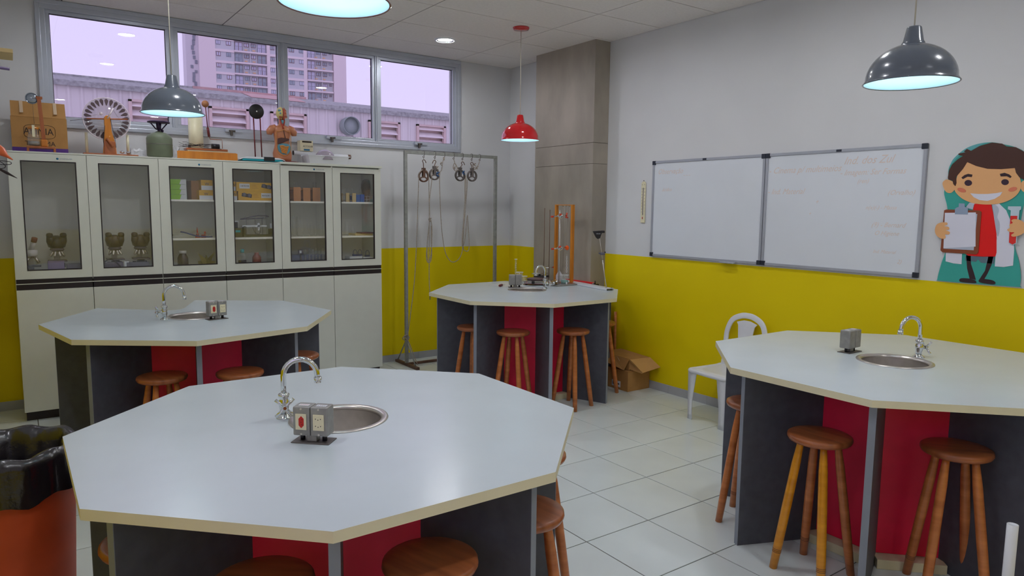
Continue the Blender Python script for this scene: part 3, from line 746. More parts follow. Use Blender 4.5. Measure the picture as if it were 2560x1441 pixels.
for xx in (.075, w-.075):
    MB().prism([(-.0035, hh-.0+.03), (.016, hh+.03), (.074, hh+.128), (.070, hh+.1295), (.012, hh+.034)], xx-.012, xx+.012, Matrix(((0, 0, 1, 0), (1, 0, 0, 0), (0, 1, 0, 0), (0, 0, 0, 1)))).build('tape_strip', 'tape', t)
text('printed_letters', 'AMMIA', .075, 'ink', t, XZ(w*.48, -.0008, hh*.60), .0005, sx=.86)
text('printed_letters', 'TOYAMA', .052, 'ink', t, XZ(w*.50, -.0008, hh*.27), .0005, sx=.95)
outline([(w*.5+math.copysign(abs(math.cos(a))**.5, math.cos(a))*w*.28, -.0006, hh*.60+math.copysign(abs(math.sin(a))**.5, math.sin(a))*hh*.19) for a in [2*PI*i/40 for i in range(40)]], .0016, 'ink', 'printed_frame', t)
# demonstration stand with jar
yy = -.40; p0 = Y(103, 372, yy)
t = thing('demonstration_stand', 'wooden stand with glass jar and small round lens before the cardboard carton', 'lab apparatus', (Y(103, 370, yy).x, yy, TP))
MB().box(-.095, .095, -.05, .07, .028, .042).box(-.095, -.08, -.05, .07, 0, .028).box(.08, .095, -.05, .07, 0, .028).build('base', 'brown wood', t, bevel=.002)
MB().box(.0, .045, -.02, .03, .042, .10).build('block', 'ply', t, bevel=.008)
ztop_ = Y(103, 244, yy).z-TP
MB().prism([(.008, .09), (.034, .09), (.018, ztop_-.012), (-.008, ztop_-.012)], -.008, .008, Matrix(((1, 0, 0, 0), (0, 0, 1, 0), (0, 1, 0, 0), (0, 0, 0, 1)))).build('post', 'brown wood', t)
MB().box(-.014, .028, -.01, .012, ztop_-.014, ztop_+.006).build('top_block', 'brown wood', t, bevel=.001)
c = Y(79, 246, yy); dx = c.x-p0.x; dz = c.z-TP
MB().lathe([(1e-6, -.004), (.030, -.003), (.040, 0), (.030, .003), (1e-6, .004)], 28, frame((dx, 0, dz), (1, 0, 0), (0, 0, 1))).ring([(.039, -.004), (.044, -.004), (.044, .004), (.039, .004)], 28, frame((dx, 0, dz), (1, 0, 0), (0, 0, 1))).build('lens', use('lens grey', rgb(150, 158, 170), .15, metal=.5), t)
MB().cyl((dx, 0, dz), (-.01, 0, dz-.002), .004).cyl((dx+.004, 0, dz-.042), (dx+.006, 0, .22), .0012, n=6).build('wire', 'iron', t)
MB().lathe([(.0, .044), (.040, .044), (.044, .06), (.044, .12), (.034, .15), (.034, .185), (.037, .19), (.033, .19), (.031, .15), (.041, .118), (.041, .062), (1e-6, .05)], 24, cx=-.045, closed=True).build('jar', 'lab glass', t)
MB().lathe([(1e-6, .176), (.037, .176), (.037, .192), (1e-6, .192)], 24, cx=-.045).build('lid', 'ply', t)
MB().box(-.054, -.036, -.047, -.0455, .115, .205).build('paper_strip', 'cream plastic', t)
MB().lathe([(1e-6, .052), (.037, .052), (.039, .065), (.036, .082), (1e-6, .085)], 20, cx=-.045).build('metal_filling', 'cast grey', t)
# spinning disc machine
use('acrylic', rgb(226, 214, 222), .15, spec=.6); use('petal', rgb(88, 72, 76), .4, metal=.3)
MT['disc'] = glassmat('clear disc', (.97, .96, .97), haze=.10)
yy = -.30; c = Y(267, 298, yy); R_ = (Y(327, 300, yy).x-Y(208, 298, yy).x)/2
t = thing('electrostatic_machine', 'disc machine with ring of dark metal sectors on a wooden stand atop the cabinet', 'lab apparatus', (c.x, yy, TP)); zc_ = c.z-TP
bx0, bx1 = Y(207, 383, yy).x-c.x, Y(343, 387, yy).x-c.x
MB().box(bx0, bx1, -.08, .10, 0, .016).build('base_board', 'brown wood', t, bevel=.002)
M = XZ(0, .004, zc_)
MB().lathe([(1e-6, -.002), (R_, -.002), (R_, .002), (1e-6, .002)], 48, M).build('disc', MT['disc'], t)
MB().ring([(R_-.004, -.004), (R_+.003, -.004), (R_+.003, .004), (R_-.004, .004)], 48, M).build('disc_rim', 'acrylic', t)
MB().lathe([(1e-6, -.002), (R_*.97, -.002), (R_*.97, .002), (1e-6, .002)], 48, XZ(0, .034, zc_)).build('disc', MT['disc'], t)
pet = None
for k in range(26):
    if pet is None:
        pts = catmull([(.63*R_, 0), (.76*R_, .055*R_), (.88*R_, .078*R_), (.955*R_, 0), (.88*R_, -.078*R_), (.76*R_, -.055*R_)], 4)
        po = MB().prism([(q[0], q[1]) for q in pts], .0025, .004).build('metal_sector', 'petal', t); pet = po.data
    else: po = bpy.data.objects.new('metal_sector', pet); COL.objects.link(po); po.parent = t
    po.matrix_local = M @ Matrix.Rotation(2*PI*k/26+.1, 4, 'Z')
MB().prism([(-.045, .016), (.055, .016), (.050, .10), (.026, .20), (.022, zc_+.01), (.008, zc_+.025), (-.010, zc_+.025), (-.024, zc_+.01), (-.026, .20), (-.036, .10)], .022, .055, Matrix(((1, 0, 0, 0), (0, 0, -1, 0), (0, 1, 0, 0), (0, 0, 0, 1)))).build('post', 'ply', t, bevel=.003)
MB().box(-.036, .048, -.066, -.02, .016, .12).build('post_foot', 'brown wood', t, bevel=.003)
MB().cyl((-R_*.86, -.045, zc_-.012), (R_*.86, -.045, zc_+.006), .0055).build('crossbar', 'brown wood', t)
MB().cyl((.0, -.05, zc_+.0), (.045, -.05, zc_+.09), .007).build('brush_arm', 'acrylic', t)
MB().cyl((-.012, -.062, .135), (-.012, -.075, .135), .010).tube([(-.012, -.075, .135), (.0, -.078, .115), (.028, -.078, .075)], .009, 10).build('crank', 'brown wood', t)
MB().tube([(.02, -.058, zc_), (.045, -.06, .15), (.05, -.06, .07)], .0022, 6).tube([(-.022, -.058, zc_-.06), (-.040, -.06, .12), (-.030, -.06, .03)], .0022, 6).build('drive_belt', 'black', t)
for xx in (bx0+.035, bx1-.062): MB().cyl((xx, .05, .016), (xx, .05, zc_*.62), .011).build('side_post', 'cream plastic', t)
MB().cyl((R_*.15, .028, zc_+.13), (R_*.80, .03, zc_-.07), .0014, n=6).cyl((-R_-.09, -.02, zc_-.035), (-R_*.7, -.04, zc_-.008), .0018, n=6).build('rod', 'iron', t)
MB().cyl((-R_*.62, -.02, zc_+.018), (-R_*.28, -.02, zc_+.036), .0014, n=6).lathe([(1e-6, -.002), (.013, -.002), (.013, .002), (1e-6, .002)], 20, XZ(-R_*.24, -.02, zc_+.04)).build('collector', 'acrylic', t)
MB().ball((.095, -.05, .035), .019, 14, .6).ball((.142, -.05, .032), .019, 14, .6).build('metal_balls', 'chrome', t)
# crumpled white packaging behind
for (u, v, ww, hh_, lab) in ((345, 382, .11, .085, 'crumpled white paper package behind the disc machine base'), (440, 380, .06, .12, 'folded white paper bag standing behind the green gas canister')):
    q = Y(u, v, -.12); m = MB(); rn = random.Random(u)
    m.v = []; nx, nz = 5, 4
    for s_ in (0, 1):
        for j in range(nz+1):
            for i in range(nx+1): m.v.append(Vector((-ww/2+ww*i/nx+rn.uniform(-.006, .006)*(1-j/nz), s_*.06+rn.uniform(-.008, .008), max(0, hh_*j/nz+(rn.uniform(-.012, .012) if j else 0)))))
    N_ = (nx+1)*(nz+1)
    for j in range(nz):
        for i in range(nx):
            a = j*(nx+1)+i; m.face([a, a+1, a+nx+2, a+nx+1]); m.face([N_+a, N_+a+nx+1, N_+a+nx+2, N_+a+1])
    for j in range(nz):
        a = j*(nx+1); m.face([a, a+nx+1, N_+a+nx+1, N_+a]); a += nx; m.face([a, N_+a, N_+a+nx+1, a+nx+1])
    for i in range(nx): m.face([i, N_+i, N_+i+1, i+1]); a = nz*(nx+1)+i; m.face([a, a+1, N_+a+1, N_+a])
    tag(m.build('paper_package', 'white plastic', None, loc=(q.x, -.13, TP)), lab, 'package')
# camp stove
use('army green', rgb(112, 122, 100), .5, var=.14, scale=9); use('burner', rgb(52, 34, 70), .45, metal=.3)
yy = -.30; c = Y(400, 388, yy); t = thing('camping_gas_stove', 'green gas canister with dark burner ring on top of the cabinet', 'stove', (c.x, yy, TP)); r = .103
hz = Y(400, 331, yy).z-TP
MB().lathe([(.085, 0), (.088, .01), (r, .02), (r, hz-.055), (.092, hz-.028), (.055, hz-.006), (.03, hz), (.024, hz+.006), (1e-6, hz+.006)], 36).build('canister', 'army green', t)
MB().ring([(r+.0015, hz*.52), (r+.0015, hz*.54), (r-.002, hz*.54), (r-.002, hz*.52)], 36).build('weld_seam', 'iron', t)
zb = Y(400, 305, yy).z-TP
MB().cyl((0, 0, hz), (0, 0, hz+.025), .011).ball((.024, -.01, hz+.012), .013, 12).build('valve', 'burner', t)
m = MB()
for k in range(3):
    a = .3+k*2*PI/3; m.tube([(0, 0, hz+.018), (.03*math.cos(a), .03*math.sin(a), hz+.03), (.078*math.cos(a), .078*math.sin(a), zb-.004)], .0055, 8)
m.lathe([(1e-6, hz+.02), (.018, hz+.025), (.022, zb-.012), (1e-6, zb-.012)], 16).build('support_arms', 'burner', t)
MB().lathe([(1e-6, zb-.008), (.088, zb-.010), (.090, zb), (.075, zb+.004), (1e-6, zb+.004)], 32).build('burner_plate', 'burner', t)
# cream cylinder
yy = -.15; q = Y(491, 372, yy); zz = Y(491, 293, yy).z-TP
tag(MB().lathe([(1e-6, 0), (.062, 0), (.062, zz+.03), (.058, zz+.03), (.056, .01)], 32).build('cardboard_tube', 'cream plastic', None, loc=(q.x, yy, TP)), 'upright cream cylinder standing behind the orange wooden box', 'tube')
# orange box with pendulum apparatus
use('maroon', rgb(110, 34, 38), .4); use('cork', rgb(168, 112, 72), .5)
yy = -.32; xa_, xb_ = Y(440, 396, yy).x, Y(590, 400, yy).x; zz = Y(500, 381, yy).z-TP
t = thing('wooden_instrument_box', 'flat orange wooden box lying on the middle of the cabinets', 'box', (xa_, yy, TP)); w = xb_-xa_
MB().prism([(0, -.06), (w, -.06), (w, .10), (.05, .10)], 0, zz).build('box_body', 'ply', t, bevel=.002)
MB().prism([(.01, -.055), (w-.01, -.055), (w-.01, .095), (.055, .095)], zz, zz+.003).build('lid', 'ply', t)
z1 = zz+.0032; q = Y(557, 372, yy)
t = thing('crank_apparatus', 'hand crank apparatus with wooden ball, motor and wires on the orange wooden box', 'lab apparatus', (xa_, yy, TP+z1))
MB().box(.09, w-.07, -.04, .08, 0.0, .012).build('lower_board', 'cream plastic', t, bevel=.001); MB().box(.08, w-.08, -.045, .075, .0125, .030).build('upper_board', 'brown wood', t, bevel=.002)
cx_ = Y(535, 365, yy).x-xa_; MB().cyl((cx_-.02, .0, .055), (cx_+.045, .0, .055), .024).box(cx_-.03, cx_+.06, -.02, .03, .03, .036).build('motor', 'black', t)
bp = Y(513, 260, yy); hx0 = Y(519, 319, yy); hx1 = Y(523, 342, yy); O = Vector((xa_, yy, TP+z1))
MB().ball(bp-O, .031, 20).build('wooden_ball', 'cork', t)
MB().cyl(bp-O, hx0-O, .0042, n=10).build('rod', 'maroon', t); MB().cyl(hx0-O, hx1-O, .0115, n=14).build('grip', 'maroon', t)
MB().tube([hx1-O, Y(525, 348, yy)-O, Y(555, 350, yy)-O, Y(556, 372, yy)-O+Vector((0, 0, 0))], .003, 8).build('crank_wire', 'brown wood', t)
rn = random.Random(5); m = MB()
for k in range(7):
    a = Vector((.03+rn.uniform(-.02, .05), -.02+rn.uniform(0, .04), .045+rn.uniform(0, .03))); pts = [a+Vector((.05*i+rn.uniform(-.01, .01), rn.uniform(-.02, .02), rn.uniform(-.014, .014))) for i in range(6)]
    m.tube(catmull(pts, 4, False), .0016, 5)
m.build('wires', 'black', t)
MB().cyl((.115, .0, .031), (.115, 0, .06), .012).build('terminal', 'iron', t)
# black disc on two rods
yy = -.17; t = thing('disc_on_rods', 'black disc carried by two tall reddish rods, left of the torso model', 'lab apparatus', (Y(645, 300, yy).x, yy, TP)); O = Vector(t.location)
c = Y(641, 279, yy); rr = (Y(660, 279, yy).x-Y(623, 279, yy).x)/2
MB().lathe([(1e-6, -.012), (rr*.93, -.012), (rr, -.006), (rr, .006), (rr*.9, .012), (1e-6, .012)], 36, XZ(*(c-O))).build('disc', 'black', t)
MB().lathe([(1e-6, .012), (.008, .012), (.008, .015), (1e-6, .015)], 16, XZ(*(c-O))).build('centre_screw', 'chrome', t)
for u in (633.5, 650): 
    a = Y(u, 292, yy)-O; MB().cyl(a, (a.x+.008, 0, .0), .006, n=12).build('rod', 'maroon', t)
# blue and white lid box
use('teal plastic', rgb(22, 168, 186), .35)
yy = -.36; xa_, xb_ = Y(596, 400, yy).x, Y(708, 405, yy).x; w = xb_-xa_
t = thing('storage_box_lid', 'low white and turquoise plastic tray with dark strap on the cabinet edge', 'tray', (xa_, yy, TP+.0105))
MB().prism([(.012, 0), (w-.012, 0), (w-.03, .018), (.03, .018)], -.06, .10, Matrix(((1, 0, 0, 0), (0, 0, 1, 0), (0, 1, 0, 0), (0, 0, 0, 1)))).build('tray', 'teal plastic', t, bevel=.003)
MB().prism([(-.004, .006), (.03, .0185), (w-.03, .0185), (w+.004, .006), (w-.01, .020), (w-.06, .034), (.06, .036), (.01, .022)], -.066, .106, Matrix(((1, 0, 0, 0), (0, 0, 1, 0), (0, 1, 0, 0), (0, 0, 0, 1)))).build('lid', 'board', t, bevel=.002)
MB().box(w*.52, w*.76, -.070, .109, 0.003, .040).build('strap', 'black', t, bevel=.003)
# torso model
use('model skin', rgb(196, 128, 92), .35, var=.05); use('model skull', rgb(214, 200, 130), .4); use('model brain', rgb(188, 92, 70), .4, var=.1); use('model liver', rgb(84, 48, 44), .35)
use('model gut', rgb(206, 138, 66), .45, var=.12, scale=60); use('model blue', rgb(92, 150, 168), .4); use('model muscle', rgb(168, 62, 44), .4, var=.12)
yy = -.30; base = Y(706, 392, yy); tz = Y(707, 274, yy).z-TP; kz = tz/.46
t = thing('anatomical_torso', 'anatomical torso model with half skull, half brain and open belly', 'model', (base.x, yy, TP+.0225)); t.scale = (kz, kz, kz)
def body_ring(z, w, d, n=24, yo=0.0): return [Vector((w*math.copysign(abs(math.cos(a))**.85, math.cos(a)), yo+d*math.sin(a), z)) for a in [2*PI*i/n for i in range(n)]]
m = MB(); m.smooth = True; R24 = [(.0, .072, .048), (.03, .078, .052), (.07, .080, .054), (.11, .068, .048), (.15, .060, .044), (.19, .064, .046), (.23, .070, .050), (.262, .078, .050), (.282, .076, .044), (.298, .052, .036), (.308, .028, .026), (.33, .024, .024), (.35, .024, .024)]
for z, w, d in R24: m.v += body_ring(z, w, d)
for j in range(len(R24)-1):
    for i in range(24): m.face([j*24+i, j*24+(i+1) % 24, (j+1)*24+(i+1) % 24, (j+1)*24+i])
m.face(list(reversed(range(24)))); m.face([(len(R24)-1)*24+i for i in range(24)])
for s in (-1, 1):
    m.tube([(s*.05, 0, .285), (s*.082, 0, .272), (s*.104, 0, .246), (s*.106, 0, .222)], [.028, .033, .030, .020], 14)
m.build('trunk', 'model skin', t)
def half_ball(c, r, sz, side, mname, nm, par):
    m = MB(); m.smooth = True; n = 12; k = 10
    for j in range(k+1):
        ph = PI*j/k
        for i in range(n+1):
            a = PI*i/n-PI/2; m.v.append(Vector((c[0]+side*r*math.sin(ph)*math.cos(a)*.92, c[1]+r*math.sin(ph)*math.sin(a)*1.05, c[2]-r*sz*math.cos(ph))))
    for j in range(k):
        for i in range(n): q = j*(n+1)+i; m.face([q, q+1, q+n+2, q+n+1])
    m.smooth = False; q0 = len(m.v)
    for j in range(k): m.face([j*(n+1), (j+1)*(n+1), (j+1)*(n+1)+n, j*(n+1)+n])
    return m.build(nm, mname, par)
sk = half_ball((-.002, 0, .405), .046, 1.2, -1, 'model skull', 'half_skull', t)
br = half_ball((.002, 0, .400), .045, 1.15, 1, 'model brain', 'half_brain', t)
MB().tube(catmull([(.01, -.044, .39), (.03, -.038, .40), (.02, -.04, .42), (.036, -.022, .425), (.02, -.030, .44), (.01, -.035, .45)], 4, False), .004, 6).tube(catmull([(.01, -.046, .38), (.034, -.03, .385), (.038, -.024, .37), (.016, -.04, .365)], 4, False), .004, 6).build('brain_folds', 'model skin', br)
MB().ball((-.020, -.040, .402), .0085, 10).build('eye', 'model blue', sk); MB().box(-.038, -.014, -.043, -.030, .418, .432).build('temple_patch', 'model blue', sk, bevel=.003)
MB().box(-.030, -.006, -.044, -.03, .365, .376).build('jaw', 'model muscle', sk, bevel=.002)
MB().tube([(-.018, -.018, .355), (-.016, -.026, .33), (-.004, -.036, .30), (.0, -.046, .27)], .007, 8).tube([(.018, -.018, .355), (.016, -.026, .33), (.004, -.036, .30)], .007, 8).build('neck_muscles', 'model muscle', t)
MB().prism([(-.011, .348), (.011, .348), (.008, .325), (0, .312), (-.008, .325)], .024, .032, Matrix(((1, 0, 0, 0), (0, 0, -1, 0), (0, 1, 0, 0), (0, 0, 0, 1)))).build('larynx', 'model blue', t, bevel=.002)
MB().prism([(-.052, .188), (-.020, .198), (.040, .192), (.048, .18), (.01, .165), (-.03, .145), (-.054, .142)], .040, .056, Matrix(((1, 0, 0, 0), (0, 0, -1, 0), (0, 1, 0, 0), (0, 0, 0, 1)))).build('liver', 'model liver', t, bevel=.004)
MB().prism([(q.x, q.y) for q in catmull([(-.05, .135), (.0, .150), (.048, .14), (.055, .10), (.03, .062), (-.01, .055), (-.045, .085)], 4)], .038, .054, Matrix(((1, 0, 0, 0), (0, 0, -1, 0), (0, 1, 0, 0), (0, 0, 0, 1)))).build('belly_cavity', 'model blue', t, bevel=.004)
m = MB()
for i in range(5): m.tube(catmull([(-.036+.004*i, -.056, .122-.013*i), (-.012, -.060, .128-.013*i), (.012, -.060, .118-.013*i), (.038-.005*i, -.056, .124-.013*i)], 4, False), .0065, 8)
m.build('intestines', 'model gut', t)
MB().tube(catmull([(-.06, -.046, .24), (-.03, -.052, .25), (.0, -.053, .262), (.03, -.052, .25), (.058, -.046, .24), (.060, -.046, .14), (.05, -.050, .07), (.0, -.056, .045), (-.05, -.050, .07), (-.060, -.046, .14)], 4), .003, 6, closed=True).build('cover_seam', 'model gut', t)
MB().tube([(0, -.053, .262), (.004, -.054, .23), (.012, -.054, .195)], .0035, 6).build('vessel', 'model liver', t)
q = Y(722, 392, -.30)
tag(MB().lathe([(1e-6, 0), (.105, 0), (.115, .006), (.112, .0115), (1e-6, .0115)], 32).build('turntable', 'maroon', None, loc=(base.x+.035, yy-.01, TP+.0105)), 'dark round plate under the anatomical torso', 'plate')
# tray, dome, rolls, small carton
TP3 = 2.1525
yy = -.30; xa_, xb_ = Y(766, 395, yy).x, Y(866, 395, yy).x; w = xb_-xa_; hz_ = .085
t = thing('plastic_tray', 'white tapered plastic tray on the rightmost cabinet', 'tray', (xa_, yy, TP3))
m = MB(); k = .02
o_ = [(k, -.07+k, 0), (w-k, -.07+k, 0), (w-k, .12-k, 0), (k, .12-k, 0)]; u_ = [(0, -.07, hz_), (w, -.07, hz_), (w, .12, hz_), (0, .12, hz_)]
ii = [(.004, -.066, hz_), (w-.004, -.066, hz_), (w-.004, .116, hz_), (.004, .116, hz_)]; ib = [(k+.004, -.066+k, .004), (w-k-.004, -.066+k, .004), (w-k-.004, .116-k, .004), (k+.004, .116-k, .004)]
m.v = [Vector(q) for q in o_+u_+ii+ib]; m.face([3, 2, 1, 0])
for i in range(4):
    j = (i+1) % 4; m.face([i, j, 4+j, 4+i]); m.face([4+i, 4+j, 8+j, 8+i]); m.face([8+i, 8+j, 12+j, 12+i])
m.face([12, 13, 14, 15]); m.build('tray_shell', 'white plastic', t)
MB().box(-.012, w+.012, -.082, -.071, hz_-.006, hz_+.001).box(-.012, w+.012, .121, .132, hz_-.006, hz_+.001).build('rim', 'white plastic', t, bevel=.002)
q = Y(812, 384, yy+.02)
use('grey plastic', rgb(170, 160, 172), .2, coat=.4)
tag(MB().lathe([(.098, 0), (.096, .02)]+[(.094*math.cos(a), .02+.085*math.sin(a)) for a in [PI/2*i/10 for i in range(1, 10)]]+[(1e-6, .105)], 36).build('dome_bowl', 'grey plastic', None, loc=(q.x, yy+.02, TP3+hz_*.55)), 'grey translucent domed bowl upside down in the white tray', 'bowl')
yy = -.11; a = Y(733, 370, yy); b = Y(869, 384, yy)
t = thing('paper_roll', 'long white paper roll lying behind the white tray', 'roll', (0, 0, 0)); zr = TP3+.115
a = Vector((a.x, yy, zr)); b = Vector((b.x, yy, zr-.012)); MB().tube([a, b], .022, 20, cap=False).build('sheet', 'white plastic', t)
MB().cyl(a+Vector((.002, 0, 0)), a+Vector((-.004, 0, 0)), .0225, n=20).build('end_cap', 'black', t); MB().cyl(b, b+Vector((.03, 0, 0)), .0235, n=20).build('end_cap', 'rust iron', t)
tag(MB().box(a.x+.06, b.x-.06, yy-.05, yy+.06, 0, zr-.022-TP3).build('white_carton', 'white plastic', None, loc=(0, 0, TP3), bevel=.002), 'white carton carrying the paper roll behind the tray', 'box')
yy = -.10; q = Y(762, 376, yy); zt_ = Y(762, 352, yy).z
t = thing('balance_carton', 'small cream carton with dark lettering and blue mark behind the torso model', 'box', (q.x, yy-.03, zr+.022)); hh_ = zt_-(zr+.022)
MB().box(-.055, .075, -.0, .09, 0, max(.08, hh_)).build('carton', 'cream plastic', t, bevel=.001); hh_ = max(.08, hh_)
text('lettering', 'ACCULAB', .026, 'ink', t, XZ(.022, -.0006, hh_*.45), .0004, sx=.85)
MB().box(-.035, .060, -.0012, 0, hh_*.80, hh_*.95).build('print_bar', 'ink', t); MB().box(-.02, .04, -.0012, 0, hh_*.05, hh_*.2).build('print_mark', 'badge blue', t)
# ================================================================== INSIDE THE CABINETS
D0 = 1.1503; S1, S2 = 1.4483, 1.7883
def bx(name, label, cat, u0, u1, y0, y1, z0, z1, m, group=None, v=500):
    xa_, xb_ = Y(u0, v, y0).x, Y(u1, v, y0).x
    return tag(MB().box(0, xb_-xa_, 0, y1-y0, 0, z1-z0).build(name, m, None, loc=(xa_, y0, z0), bevel=.002), label, cat, group)
use('scope black', rgb(28, 24, 32), .35); use('scope brown', rgb(66, 50, 36), .35); use('scope white', rgb(206, 204, 206), .35); use('scope base', rgb(96, 88, 104), .5)
def microscope(label, u, yy, col, z0=D0, turn=0.0):
    x = Y(u, 600, yy).x; t = thing('microscope', label, 'microscope', (x, yy, z0), turn)
    MB().prism([(-.07, -.09), (.07, -.09), (.085, .09), (-.085, .09)], 0, .045).build('foot', 'scope base', t, bevel=.008)
    MB().prism([(.095, .04), (.095, .20), (.07, .235), (.0, .235), (.0, .205), (.05, .20), (.06, .18), (.06, .04)], -.022, .022, Matrix(((0, 0, 1, 0), (1, 0, 0, 0), (0, 1, 0, 0), (0, 0, 0, 1)))).build('arm', 'scope white', t, bevel=.006)
    MB().box(-.065, .065, -.07, .05, .118, .130).build('stage', 'scope base', t, bevel=.002)
    MB().lathe([(1e-6, .07), (.03, .07), (.036, .10), (.03, .112), (1e-6, .112)], 20).build('condenser', 'black', t)
    for s in (-1, 1): MB().cyl((s*.03, .075, .08), (s*.055, .075, .08), .018).build('focus_knob', 'black', t)
    MB().lathe([(1e-6, .205), (.045, .205), (.052, .215), (.045, .228), (1e-6, .228)], 28).build('nosepiece', 'scope base', t)
    for k in range(4):
        a = -PI/2+(k-1.5)*.8; v = Vector((math.cos(a)*.6, math.sin(a)*.6, -1)).normalized(); o = Vector((math.cos(a)*.025, math.sin(a)*.025, .207))
        MB().tube([o, o+v*.02, o+v*.035, o+v*.05, o+v*.055], [.012, .012, .010, .009, .005], 12).build('objective', 'steel', t)
    MB().lathe([(1e-6, .228), (.045, .228), (.060, .248), (.062, .285), (.048, .315), (.02, .330), (1e-6, .332)], 24).build('head', col, t)
    for s in (-1, 1):
        MB().tube([(s*.028, -.01, .25), (s*.040, -.03, .29), (s*.046, -.045, .325)], [.034, .033, .024], 14).tube([(s*.046, -.045, .322), (s*.047, -.050, .338), (s*.047, -.052, .348), (s*.047, -.053, .352)], [.024, .025, .020, .008], 14).build('eyepiece', col, t)
    return t
microscope('black binocular microscope behind the leftmost cabinet door', 141, -.30, 'scope black')
microscope('brown binocular microscope at the left behind the second cabinet door', 286, -.30, 'scope brown')
microscope('brown binocular microscope at the right behind the second cabinet door', 350, -.30, 'scope brown')
x = Y(76, 600, -.33).x; t = thing('monocular_microscope', 'white single-tube microscope at the left edge of the leftmost cabinet window', 'microscope', (x, -.33, D0), .1)
MB().prism([(-.06, -.07), (.06, -.07), (.07, .08), (-.07, .08)], 0, .04).build('foot', 'scope base', t, bevel=.006)
MB().prism([(.08, .04), (.08, .15), (.06, .20), (.0, .205), (.0, .18), (.045, .17), (.05, .04)], -.02, .02, Matrix(((0, 0, 1, 0), (1, 0, 0, 0), (0, 1, 0, 0), (0, 0, 0, 1)))).build('arm', 'scope white', t, bevel=.005)
MB().box(-.055, .055, -.06, .045, .085, .095).build('stage', 'black', t, bevel=.002)
MB().lathe([(1e-6, .165), (.04, .165), (.045, .175), (.045, .215), (.03, .22), (1e-6, .22)], 24).build('head', 'scope white', t)
MB().cyl((0, 0, .215), (.018, -.03, .285), .019).build('tube', 'scope white', t); MB().cyl((.018, -.03, .285), (.024, -.042, .315), .021).build('eyepiece', 'maroon', t)
for s in (-1, 1): MB().cyl((s*.015, -.01, .168), (s*.045, -.03, .115), .011).build('objective', 'steel', t)
# plinth boards the scopes stand among
bx('storage_case', 'lilac plastic case standing under the leftmost microscope shelf', 'box', 118, 160, -.415, -.40, D0, D0+.13, use('lilac', rgb(120, 104, 146), .5), v=640)
bx('storage_case', 'grey plastic case at the bottom right of the leftmost cabinet window', 'box', 166, 200, -.40, -.30, D0, D0+.10, 'scope base', v=640)
bx('dark_case', 'dark flat case low behind the second cabinet door, left', 'box', 262, 308, -.43, -.40, D0, D0+.105, 'scope base', v=640)
bx('dark_case', 'dark flat case low behind the second cabinet door, right', 'box', 316, 372, -.43, -.40, D0, D0+.10, use('slate', rgb(98, 96, 112), .5), v=640)
t = thing('black_cable', 'black cable curled low behind the second cabinet door', 'cable', (0, 0, 0)); MB().tube(catmull([Y(262, 655, -.43), Y(278, 648, -.43), Y(292, 658, -.43), Y(303, 668, -.43)], 6, False), .005, 8).build('cable', 'black', t)
bx('label_card', 'pale card leaning low in the middle of the second cabinet window', 'card', 310, 322, -.425, -.421, D0, D0+.11, 'board', v=640)
# door 3 top: green and white cartons
use('lime', rgb(150, 214, 20), .45)
for k in range(4):
    xa_, xb_ = Y(420, 470, -.36).x, Y(466, 470, -.36).x; z0 = S2+k*.0445
    t = thing('slide_carton', ['lowest', 'second from the bottom', 'third from the bottom', 'topmost'][k]+' green and white carton of the stack in the third cabinet window', 'box', (xa_, -.36, z0), 0, 'green and white cartons')
    w = xb_-xa_; MB().prism([(0, 0), (w*.62, 0), (w*.72, .043), (0, .043)], -.0, .20, Matrix(((1, 0, 0, 0), (0, 0, 1, 0), (0, 1, 0, 0), (0, 0, 0, 1)))).build('green_half', 'lime', t)
    MB().prism([(w*.62, 0), (w, 0), (w, .043), (w*.72, .043)], -.0, .20, Matrix(((1, 0, 0, 0), (0, 0, 1, 0), (0, 1, 0, 0), (0, 0, 0, 1)))).build('white_half', 'board', t)
use('yellow card', rgb(222, 172, 30), .5, var=.08); use('pale card', rgb(216, 208, 190), .5); use('lens pic', rgb(70, 74, 88), .4)
def ycarton(label, u0, u1, z0, h, y0=-.40, m='yellow card', txt=None, flip=False, pic=None, wpanel=False):
    xa_, xb_ = Y(u0, 470, y0).x, Y(u1, 470, y0).x; w = xb_-xa_
    t = thing('yellow_carton', label, 'box', (xa_, y0, z0), 0, 'yellow instrument cartons')
    MB().box(0, w, 0, .20, 0, h).build('carton', m, t, bevel=.001)
    if wpanel: MB().box(w*.02, w*.98, -.001, 0, h*.02, h*.45).build('printed_panel', 'board', t); text('printed_logo', 'W', h*.4, 'lens pic', t, XZ(w*.5, -.0012, h*.6), .0003)
    if txt:
        cx_ = w*.22 if not flip else w*.80; MB().box(cx_-.046, cx_+.046, -.001, 0, h*.30, h*.84).build('label', 'board', t)
        M = XZ(cx_, -.0012, h*.57)
        if flip: M = M @ Matrix.Rotation(PI, 4, 'Z')
        text('label_number', txt, .021, 'ink', t, M, .0003, sx=.86)
        px = w*.82 if not flip else w*.24
        m_ = MB(); M = XZ(px, -.001, h*.55) @ Matrix.Rotation(-.2 if not flip else -.15, 4, 'Z')
        m_.box(-.045, .045, -.016, .016, 0, .0008, M); m_.mi(1)
        for s in (-1, 1): m_.lathe([(1e-6, .0008), (.018, .0008), (.018, .0014), (1e-6, .0014)], 18, M @ Matrix.Translation((s*.022, .004, 0)))
        m_.build('printed_picture', ['cab strip', 'slate'], t)
        for j in range(3): MB().box(w*.42, w*(.60-.03*j), -.0008, 0, h*(.36+.16*j), h*(.38+.16*j)).build('printed_line', 'brown wood', t)
ycarton('lower white and yellow carton at the right of the third cabinet window', 497, 532, S2, .085, wpanel=True)
ycarton('upper yellow carton with a letter W in the third cabinet window', 503, 532, S2+.0855, .09, wpanel=True)
